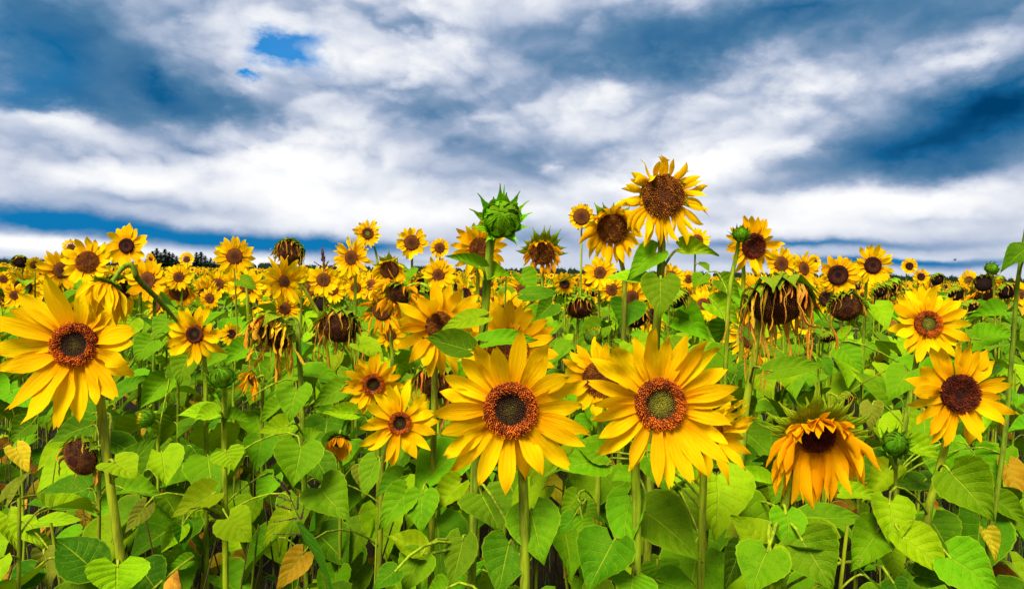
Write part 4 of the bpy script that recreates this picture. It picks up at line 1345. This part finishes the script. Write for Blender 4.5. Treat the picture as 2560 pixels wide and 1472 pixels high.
for i, (x, y) in enumerate(fill):
    r = random.Random(5000 + i)
    d = y
    px = proj((x, y, 1.2))[0]
    z = P(px, ytop(d) + abs(r.gauss(0, 45)) * (2.2 / max(1.2, d)) ** 0.3, d).z
    z = max(0.75, min(1.62, z))
    kind = 'leafy'
    if d > 2.9:
        kind = r.choices(['open', 'dead', 'hang', 'tatter', 'bud', 'leafy'], [0.44, 0.13, 0.12, 0.07, 0.03, 0.21])[0]
    elif d > 2.2:
        kind = r.choices(['dead', 'leafy'], [0.08, 0.92])[0]
    if kind != 'leafy':      # a bloom must not stand before one that was placed by hand
        qx, qy, _ = proj((x, y, z))
        rr = 0.09 * F / d
        if any(hd > d - 0.1 and math.hypot(qx - hx, qy - hy) < hr + rr * 0.8 for hx, hy, hr, hd in HEADS):
            kind = 'leafy'
            z -= 0.10
    tone = vary((1.05, 1.0, .7), r, .15)
    if kind == 'leafy':
        top = Vector((x, y, z))
        pth = [top] + [Vector((x + r.uniform(-0.02, 0.02), y + r.uniform(-0.01, 0.01), z * (1 - k / 6))) for k in range(1, 7)]
        pl = Plant('sunflower_plant', '', 'sunflower plant', 'leafy sunflower plants without a flower', pth, 0.003, 0.0065, r, tone)
    else:
        n = facing(r.gauss(6, 30), {'open': r.gauss(4, 14), 'dead': r.gauss(-34, 12), 'hang': r.gauss(-22, 10), 'tatter': r.gauss(-6, 10), 'bud': r.gauss(40, 15)}[kind])
        Ro = r.uniform(0.08, 0.145)
        frac = {'open': r.uniform(.34, .48), 'hang': r.uniform(.42, .55), 'tatter': r.uniform(.42, .5), 'dead': .9, 'bud': .8}[kind]
        Rd = Ro * frac * {'dead': 0.62, 'bud': 0.45}.get(kind, 1)
        c = Vector((x, y, z))
        pth = stem_path(c, n, Rd, d, None, r, kind in ('dead', 'hang'))
        pl = Plant(NAME[kind], '', CAT[kind], GRP[kind], pth, 0.0038, 0.0065, r, tone)
        Dpx = 2 * Ro * F / d
        o = dict(Lp=r.uniform(1.1, 1.8)) if kind == 'dead' else dict(grav=r.uniform(.5, 1.3), topl=.85, col=r.choice([DEEP, ORA, YEL]), w=r.uniform(.17, .26))
        if kind == 'open':
            o = dict(col=r.choice([YEL, YEL, DEEP]), wide=r.uniform(.75, 1.1))
        det = 2 if (Dpx > 66 and kind != 'bud') else 1
        make_head(pl.root, pl.base, c, n, Rd, o.get('Lp', (Ro / Rd - .84) * 1.05), kind, r.choice(['brown', 'brown', 'dark']) if kind in ('open', 'hang', 'tatter') else 'dead', det, r, o)
    pl.d = d
    pl.kind2 = kind
    nl = 12 if d < 2.6 else (10 if d < 3.6 else 8)
    top_leaf = z - (0.02 if kind == 'leafy' else 0.10)
    pl.auto_leaves(0.40 if d < 3.5 else 0.6, top_leaf, nl, r.uniform(0.12, 0.21), LEAVES if d < 3.0 else LEAVES_MID, True, 'mmmmlllddk')
    newstalks.append(pl)
for pl in PLANTS:
    pl.finish()

# labels of the plants that were not described one by one: what they are and what they stand beside
MARK = [('the large olive-centred sunflower', 1276, 1023), ('the yellow-green centred sunflower', 1650, 1010), ('the maroon-disc sunflower', 2398, 983), ('the leftmost large sunflower', 190, 860),
        ('the tallest ragged sunflower', 1658, 490), ('the big spiky bud', 1252, 542), ('the largest withered head', 1946, 760), ('the drooping golden sunflower', 2052, 1120),
        ('the lone closed bud', 554, 940), ('the neat broad-petalled sunflower', 487, 835), ('the matted orange withered head', 681, 831), ('the bowed yellow head', 254, 726),
        ('the pale yellow sunflower', 2319, 809), ('the purple grass spike', 807, 643), ('the dark spruces', 405, 645), ('the spiky skyline sunflower', 2181, 663), ('the reddish grass panicle', 735, 1270),
        ('the round right-hand bud', 2239, 1108), ('the yellow hanging leaf', 725, 1430), ('the serrated sunflower', 878, 644), ('the twisted bowed sunflower', 1004, 730),
        ('the brown low seed head', 202, 1142), ('the small wilted yellow head', 848, 1110), ('the comb-petalled sunflower', 585, 641)]
KW = {'leafy': 'leafy flowerless sunflower plant', 'open': 'yellow sunflower in bloom', 'dead': 'brown withered sunflower', 'hang': 'drooping yellow sunflower', 'tatter': 'ragged yellow sunflower', 'bud': 'green sunflower bud'}
used = set()
def rel(dx, dy):
    if abs(dx) > 1.3 * abs(dy):
        return 'left of' if dx < 0 else 'right of'
    return 'under' if dy > 0 else 'above'
for pl in newstalks:
    kind = getattr(pl, 'kind2', 'leafy')
    q = proj(pl.path[0])
    order = sorted(MARK, key=lambda m: (m[1] - q[0]) ** 2 + (m[2] - q[1]) ** 2)
    lab = None
    for m in order[:3]:
        s = '%s just %s %s' % (KW[kind], rel(q[0] - m[1], q[1] - m[2]), m[0])
        if s not in used:
            lab = s
            break
    if lab is None:
        for a in range(5):
            for b in range(a + 1, 6):
                s = '%s between %s and %s' % (KW[kind], order[a][0], order[b][0])
                if s not in used and len(s.split()) <= 16:
                    lab = s
                    break
            if lab:
                break
    if lab is None:
        for m in order[:14]:
            for (wd, ok) in (('farther back', pl.d > 3), ('lower down', q[1] > m[2]), ('higher up', q[1] < m[2]), ('farther along', True)):
                s = '%s %s, %s %s' % (KW[kind], wd, rel(q[0] - m[1], q[1] - m[2]), m[0])
                if ok and s not in used:
                    lab = s
                    break
            if lab:
                break
    used.add(lab)
    pl.root['label'] = lab or KW[kind] + ' among many alike in the stand'

# ------------------------------------------------------------------ ground
mb = MB()
S = 3000
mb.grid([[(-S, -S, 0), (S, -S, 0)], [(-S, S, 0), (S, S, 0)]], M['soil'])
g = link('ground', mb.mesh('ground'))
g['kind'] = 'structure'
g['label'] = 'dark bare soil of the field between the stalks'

# ------------------------------------------------------------------ the sunflowers beyond, past counting
def far_plant(mb, x, y, z, r, near):
    kind = r.choices(['open', 'dead', 'leafy'], [0.44, 0.18, 0.38])[0]
    p = Vector((x, y, z))
    if kind != 'leafy':
        n = facing(r.gauss(6, 28), r.gauss(4, 12) if kind == 'open' else r.gauss(-30, 12))
        Rm = head_rot(n, r.uniform(0, 6))
        Ro = r.uniform(0.055, 0.10) if kind == 'open' else r.uniform(0.045, 0.065)
        Rd = Ro * (r.uniform(0.36, 0.5) if kind == 'open' else 0.8)
        k = 16 if near else 9
        if kind == 'open':
            for i in range(k):
                a = 2 * math.pi * i / k
                hw = math.pi / k * 1.15
                l = Ro * r.uniform(0.85, 1.12)
                zt = r.uniform(-0.15, 0.25) * Ro
                mid = (Rd + l) * 0.55
                pts = [(Rd * 0.8 * math.cos(a - hw * .7), Rd * 0.8 * math.sin(a - hw * .7), 0), (mid * math.cos(a - hw), mid * math.sin(a - hw), zt * .4),
                       (l * math.cos(a), l * math.sin(a), zt), (mid * math.cos(a + hw), mid * math.sin(a + hw), zt * .4), (Rd * 0.8 * math.cos(a + hw * .7), Rd * 0.8 * math.sin(a + hw * .7), 0)]
                mb.poly([p + Rm @ Vector(q) for q in pts], M['petal_far'], [(0.3, 0.05), (0.1, 0.55), (0.5, 1), (0.9, 0.55), (0.7, 0.05)])
        else:
            for i in range(7):
                a = 2 * math.pi * i / 7
                q0 = p + Rm @ Vector((Rd * math.cos(a), Rd * math.sin(a), 0.01))
                if near:
                    mb.poly([q0 + Vector((-.006, 0, 0)), q0 + Vector((.006, 0, 0)), q0 + Vector((.005 + r.uniform(-.01, .01), 0, -r.uniform(.03, .08)))], M['withered'])
                q1 = p + Rm @ Vector((Rd * 0.7 * math.cos(a), Rd * 0.7 * math.sin(a), -Rd * .7))
                q2 = p + Rm @ Vector((Rd * 0.7 * math.cos(a + .9), Rd * 0.7 * math.sin(a + .9), -Rd * .7))
                mb.poly([q1, q2, p + Rm @ Vector((Rd * 1.4 * math.cos(a + .45), Rd * 1.4 * math.sin(a + .45), -.002))], M['leaf_far'], [(0.3, 0.2), (0.7, 0.2), (0.5, 0.9)])
        seg = 10 if near else 6
        rows = [[p + Rm @ Vector((q * Rd * math.cos(2 * math.pi * j / seg), q * Rd * math.sin(2 * math.pi * j / seg), hz * Rd)) for j in range(seg)] for (q, hz) in ((0.02, 0.30), (0.6, 0.24), (1.0, 0.04))]
        mb.grid(rows, M['brown'] if kind == 'open' else M['dead'], [[(j / seg, q) for j in range(seg)] for q in (0.02, 0.6, 1.0)], closed=True)
    nl = 8 if near else 4
    for i in range(nl):
        a = r.uniform(0, 6.28)
        zz = z - (0.04 if kind == 'leafy' else 0.10) - (0.42 if near else 0.3) * (i + r.random()) / nl
        hd = Vector((math.cos(a), math.sin(a), 0))
        sd = Vector((-hd.y, hd.x, 0))
        s = r.uniform(0.10, 0.19)
        b = Vector((x, y, zz)) + hd * s * 0.55 + Vector((0, 0, s * 0.3))
        t = b + hd * s * r.uniform(0.5, 1) + Vector((0, 0, -s * r.uniform(0.1, 1.0)))
        m_ = b.lerp(t, 0.35) + Vector((0, 0, s * 0.08))
        up = Vector((0, 0, s * 0.12))
        w_ = s * 0.42
        mb.poly([b, m_ + sd * w_ + up, t, m_], M['leaf_far'], [(0.5, 0), (1, 0.35), (0.5, 1), (0.5, 0.35)])
        mb.poly([b, m_, t, m_ - sd * w_ + up], M['leaf_far'], [(0.5, 0), (0.5, 0.35), (0.5, 1), (0, 0.35)])
    if near:
        mb.tube([p - Vector((0, 0, 0.03)), Vector((x + .01, y, 0.6)), Vector((x, y, 0.0))], [0.004, 0.006, 0.007], M['stem'], 3)

r = random.Random(90)
mb = MB()
y = 6.8
cnt = 0
while y < 22:
    half = 0.80 * y + 0.8
    st = 0.36 + 0.012 * y
    x = -half
    while x < half:
        far_plant(mb, x + r.uniform(-.15, .15), y + r.uniform(-.18, .18), min(1.72, max(1.12, r.gauss(1.41, 0.085))), r, True)
        x += st
        cnt += 1
    y += st
while y < 150:
    half = 0.80 * y + 2
    st = 0.55 + 0.011 * (y - 22)
    x = -half
    while x < half:
        far_plant(mb, x + r.uniform(-.25, .25), y + r.uniform(-.25, .25), min(1.75, max(1.2, r.gauss(1.44, 0.075))), r, False)
        x += st
        cnt += 1
    y += st
o = link('sunflower_field', mb.mesh('sunflower_field'))
o['kind'] = 'stuff'
o['label'] = 'dense sunflower field behind the nearer plants, reaching to the dark tree line'

# ------------------------------------------------------------------ grass and dry stalks on the ground between the stems
r = random.Random(31)
mb, ms = MB(), MB()
for i in range(4200):
    y = 1.0 + 5.5 * r.random() ** 1.3
    x = r.uniform(-1, 1) * (0.82 * y + 0.2)
    h = r.uniform(0.10, 0.42)
    a = r.uniform(0, 6.28)
    dv = Vector((math.cos(a), math.sin(a), 0))
    sd = Vector((-dv.y, dv.x, 0)) * r.uniform(0.002, 0.005)
    ln = r.uniform(0.1, 0.8) * h
    p0 = Vector((x, y, 0))
    p1, p2 = p0 + dv * ln * .3 + Vector((0, 0, h * .6)), p0 + dv * ln + Vector((0, 0, h * r.uniform(.7, 1)))
    mb.grid([[p0 - sd, p0 + sd], [p1 - sd, p1 + sd], [p2, p2 + sd * .2]], M['grass'])
for i in range(520):
    y = 1.1 + 5.0 * r.random() ** 1.2
    x = r.uniform(-1, 1) * (0.82 * y + 0.2)
    h = r.uniform(0.4, 1.0)
    dv = Vector((r.gauss(0, .14), r.gauss(0, .14), 0))
    ms.tube([Vector((x, y, 0)), Vector((x, y, h * .5)) + dv * .4, Vector((x, y, h)) + dv], [.004, .0035, .002], M['straw'] if r.random() < .6 else M['stem'], 4)
    if r.random() < 0.5:   # dry leaf shred hanging from it
        q = Vector((x, y, h * r.uniform(.4, .9))) + dv * .5
        a = r.uniform(0, 6.28)
        dd = Vector((math.cos(a) * .05, math.sin(a) * .05, -.08))
        ms.grid([[q, q + Vector((.006, 0, 0))], [q + dd * .5 + Vector((-.02, 0, .01)), q + dd * .5 + Vector((.025, .01, 0))], [q + dd, q + dd + Vector((.004, 0, 0))]], M['withered'])
o = link('grass', mb.mesh('grass'))
o['kind'] = 'stuff'
o['label'] = 'thin grass growing on the shaded soil under the sunflowers'
o = link('dry_stalks', ms.mesh('dry_stalks'))
o['kind'] = 'stuff'
o['label'] = 'tangle of dry stalks and shreds in the shade under the leaves'

# ------------------------------------------------------------------ two grass stalks in seed
def grass_stalk(label, foot, pts, heads, rs, blade=None):
    """pts: display px points from the foot upwards; heads: (px, py, px2, py2) spikelets"""
    d = foot
    path = [P(x * 1.011, y * 1.011, d) for x, y in pts]
    base = Vector((path[0].x, path[0].y, 0))
    if path[0].z > 0.02:
        path = [base] + path
    root = thing('grass_stalk', base, label, 'grass')
    m = MB()
    m.tube([p - base for p in path], [rs * 1.4] * 2 + [rs] * (len(path) - 2), M['stem'], 5)
    link('stem', m.mesh('stem'), root, None, (0.6, 0.5, 0.6))
    rr = random.Random(3)
    for (x0, y0, x1, y1, wpx) in heads:
        a, b = P(x0 * 1.011, y0 * 1.011, d), P(x1 * 1.011, y1 * 1.011, d + rr.uniform(-.02, .02))
        m = MB()
        n = 9
        ax = b - a
        m.tube([a - base, b - base], [rs * .5, rs * .3], M['seedhead'], 4)
        W = wpx / F * d * .5
        for k in range(n):
            t = (k + .5) / n
            for sgn in (-1, 1):
                c = a + ax * t - base
                dv = (ax.normalized() + Vector((sgn * .55, rr.uniform(-.5, .5), rr.uniform(-.2, .2)))).normalized()
                l = W * rr.uniform(1.2, 2.0) * (1.1 - .5 * t)
                sd = dv.cross(Vector((0, 1, 0))).normalized() * l * .22
                m.grid([[c, c + sd * .2], [c + dv * l * .5 - sd, c + dv * l * .5 + sd], [c + dv * l, c + dv * l + sd * .1]], M['seedhead'])
        link('spikelet', m.mesh('spikelet'), root)
    if blade:
        m = MB()
        bp = [P(x * 1.011, y * 1.011, d - .01) - base for x, y, _ in blade]
        strip_mesh('', bp, [q[2] / F * d * .5 for q in blade], [Vector((1, 0, .4))] * len(bp), M['bract'], .5, 3, m)
        link('blade', m.mesh('blade'), root, None, (0.03, 0.12, 0.004))
grass_stalk('purple grass spike rising above the sunflowers against the blue sky', 3.0, [(800, 760), (801, 690), (798, 640)],
            [(799, 650, 797, 615, 12), (798, 662, 777, 648, 7), (799, 664, 803, 634, 8), (800, 668, 812, 646, 8), (800, 672, 822, 658, 6)], 0.0014)
grass_stalk('reddish grass panicle with a long green blade low in the left middle', 1.55, [(808, 1456), (792, 1390), (764, 1320), (735, 1270), (712, 1215), (700, 1190)],
            [(706, 1205, 680, 1180, 12), (718, 1225, 702, 1198, 12), (722, 1240, 676, 1222, 10), (724, 1262, 676, 1246, 10), (738, 1280, 678, 1290, 10), (752, 1320, 676, 1320, 9),
             (735, 1262, 738, 1224, 9), (745, 1285, 752, 1250, 8)], 0.0016, [(736, 1290, 8), (760, 1330, 26), (785, 1370, 24), (806, 1420, 14), (822, 1466, 9)])

# ------------------------------------------------------------------ a bee in the air
c = P(2387, 650, 2.4)
bee = thing('bee', c, 'tiny dark bee flying in the sky above the right skyline', 'bee')
m = MB()
rows = []
for i in range(9):
    t = i / 8
    q = 0.0022 * (math.sin(math.pi * min(1, t * 1.02)) ** 0.6) * (0.55 if 3 <= i <= 3 else 1) + 0.0001
    rows.append([(-0.006 + 0.012 * t, q * math.cos(a), q * math.sin(a)) for a in [2 * math.pi * j / 8 for j in range(8)]])
m.grid(rows, M['insect'], closed=True)
link('body', m.mesh('body'), bee)
for sg in (-1, 1):
    m = MB()
    m.grid([[(0, sg * .001, .002), (.002, sg * .001, .002)], [(-.002, sg * .005, .004), (.003, sg * .005, .004)], [(-.002, sg * .009, .0055), (.001, sg * .009, .0055)]], M['wing'])
    link('wing', m.mesh('wing'), bee)

# ------------------------------------------------------------------ trees
def crown_mesh(seed, n=260, slim=0.24):
    r = random.Random(seed)
    m = MB()
    for i in range(n):
        t = r.random() ** 0.8
        z = 0.10 + 0.90 * t
        R0 = slim * (1 - t) ** 0.85 + 0.012
        a = r.uniform(0, 6.28)
        q = R0 * r.uniform(0.35, 1.1)
        dv = Vector((math.cos(a), math.sin(a), 0))
        sd = Vector((-dv.y, dv.x, 0))
        l = 0.05 + 0.10 * (1 - t)
        p = dv * q + Vector((0, 0, z))
        m.poly([p - dv * l, p + sd * l * .45 - Vector((0, 0, l * .25)), p + dv * l * .8 - Vector((0, 0, l * .5)), p - sd * l * .45 - Vector((0, 0, l * .25))], M['needles'])
    return m.mesh('crown')
CROWNS = [crown_mesh(600 + i, 300, 0.20 + 0.03 * i) for i in range(4)]
m = MB()
m.tube([(0, 0, 0), (0, 0, .5), (0, 0, .97)], [.02, .014, .003], M['bark'], 5)
TRUNK = m.mesh('trunk')
r = random.Random(44)
# display px x of the tip, y of the tip, depth
SPRUCE = [(368, 634), (377, 628), (388, 622), (398, 632), (408, 624), (418, 630), (427, 633), (437, 640), (486, 632), (497, 630), (508, 640), (521, 644), (530, 652)]
SLAB = ['broad dark spruce left of the', 'slim dark spruce in the', 'tallest pointed spruce of the', 'short dark spruce in the', 'second pointed spruce of the', 'bushy dark spruce in the',
        'round-shouldered spruce of the', 'rightmost low spruce of the', 'dark spruce behind a small sunflower, second', 'dense dark spruce, second', 'sloping dark spruce, second', 'small dark spruce, second', 'lowest dark spruce at the end of second']
for i, (tx, ty) in enumerate(SPRUCE):
    d = 240 + r.uniform(-20, 20)
    top = P(tx * 1.011, ty * 1.011, d)
    h = top.z + 0.9
    t = thing('spruce_tree', (top.x, top.y, 0), SLAB[i] + ' left skyline clump', 'tree', 'spruces beyond the field')
    sc_ = Matrix.Diagonal((h * 1.75, h * 1.75, h * 1.04, 1)) @ Matrix.Rotation(r.uniform(0, 6), 4, 'Z')
    link('trunk', TRUNK, t, sc_)
    link('crown', CROWNS[i % 4], t, sc_)
m = MB()
for i in range(760):
    y = r.uniform(620, 760)
    x = -640 + 1280 * i / 760 + r.uniform(-3, 3)
    h = r.uniform(6.2, 8.2) * (1.0 + 0.35 * mnoise.noise(Vector((x * 0.013, 0, 0))) + 0.12 * mnoise.noise(Vector((x * 0.06, 5, 0))))
    wd = h * r.uniform(0.26, 0.55)
    for k in range(20):
        t = r.random() ** 0.8
        z = h * (0.05 + 0.95 * t)
        q = wd * (math.sqrt(max(0, 1 - t * t)) + 0.04)
        a = r.uniform(0, 6.28)
        p = Vector((x + q * .8 * math.cos(a), y + q * .8 * math.sin(a), z))
        l = h * 0.11 * (1.25 - t)
        m.poly([p + Vector((-l, 0, -l * .6)), p + Vector((l * .9, 0, -l * .7)), p + Vector((l * .25, 0, l)), p + Vector((-l * .5, 0, l * .7))], M['needles'])
    m.tube([(x, y, 0), (x, y, h * .9)], [h * .02, h * .006], M['bark'], 4)
    m.poly([(x - wd, y, 0), (x + wd, y, 0), (x + wd * .8, y, h * .60), (x, y, h * .86), (x - wd * .8, y, h * .58)], M['needles'])
o = link('forest', m.mesh('forest', smooth=False))
o['kind'] = 'stuff'
o['label'] = 'dark forest edge along the horizon behind the field'
print('objects', len(bpy.data.objects), 'fill', len(fill), 'new', len(newstalks), 'far', cnt)
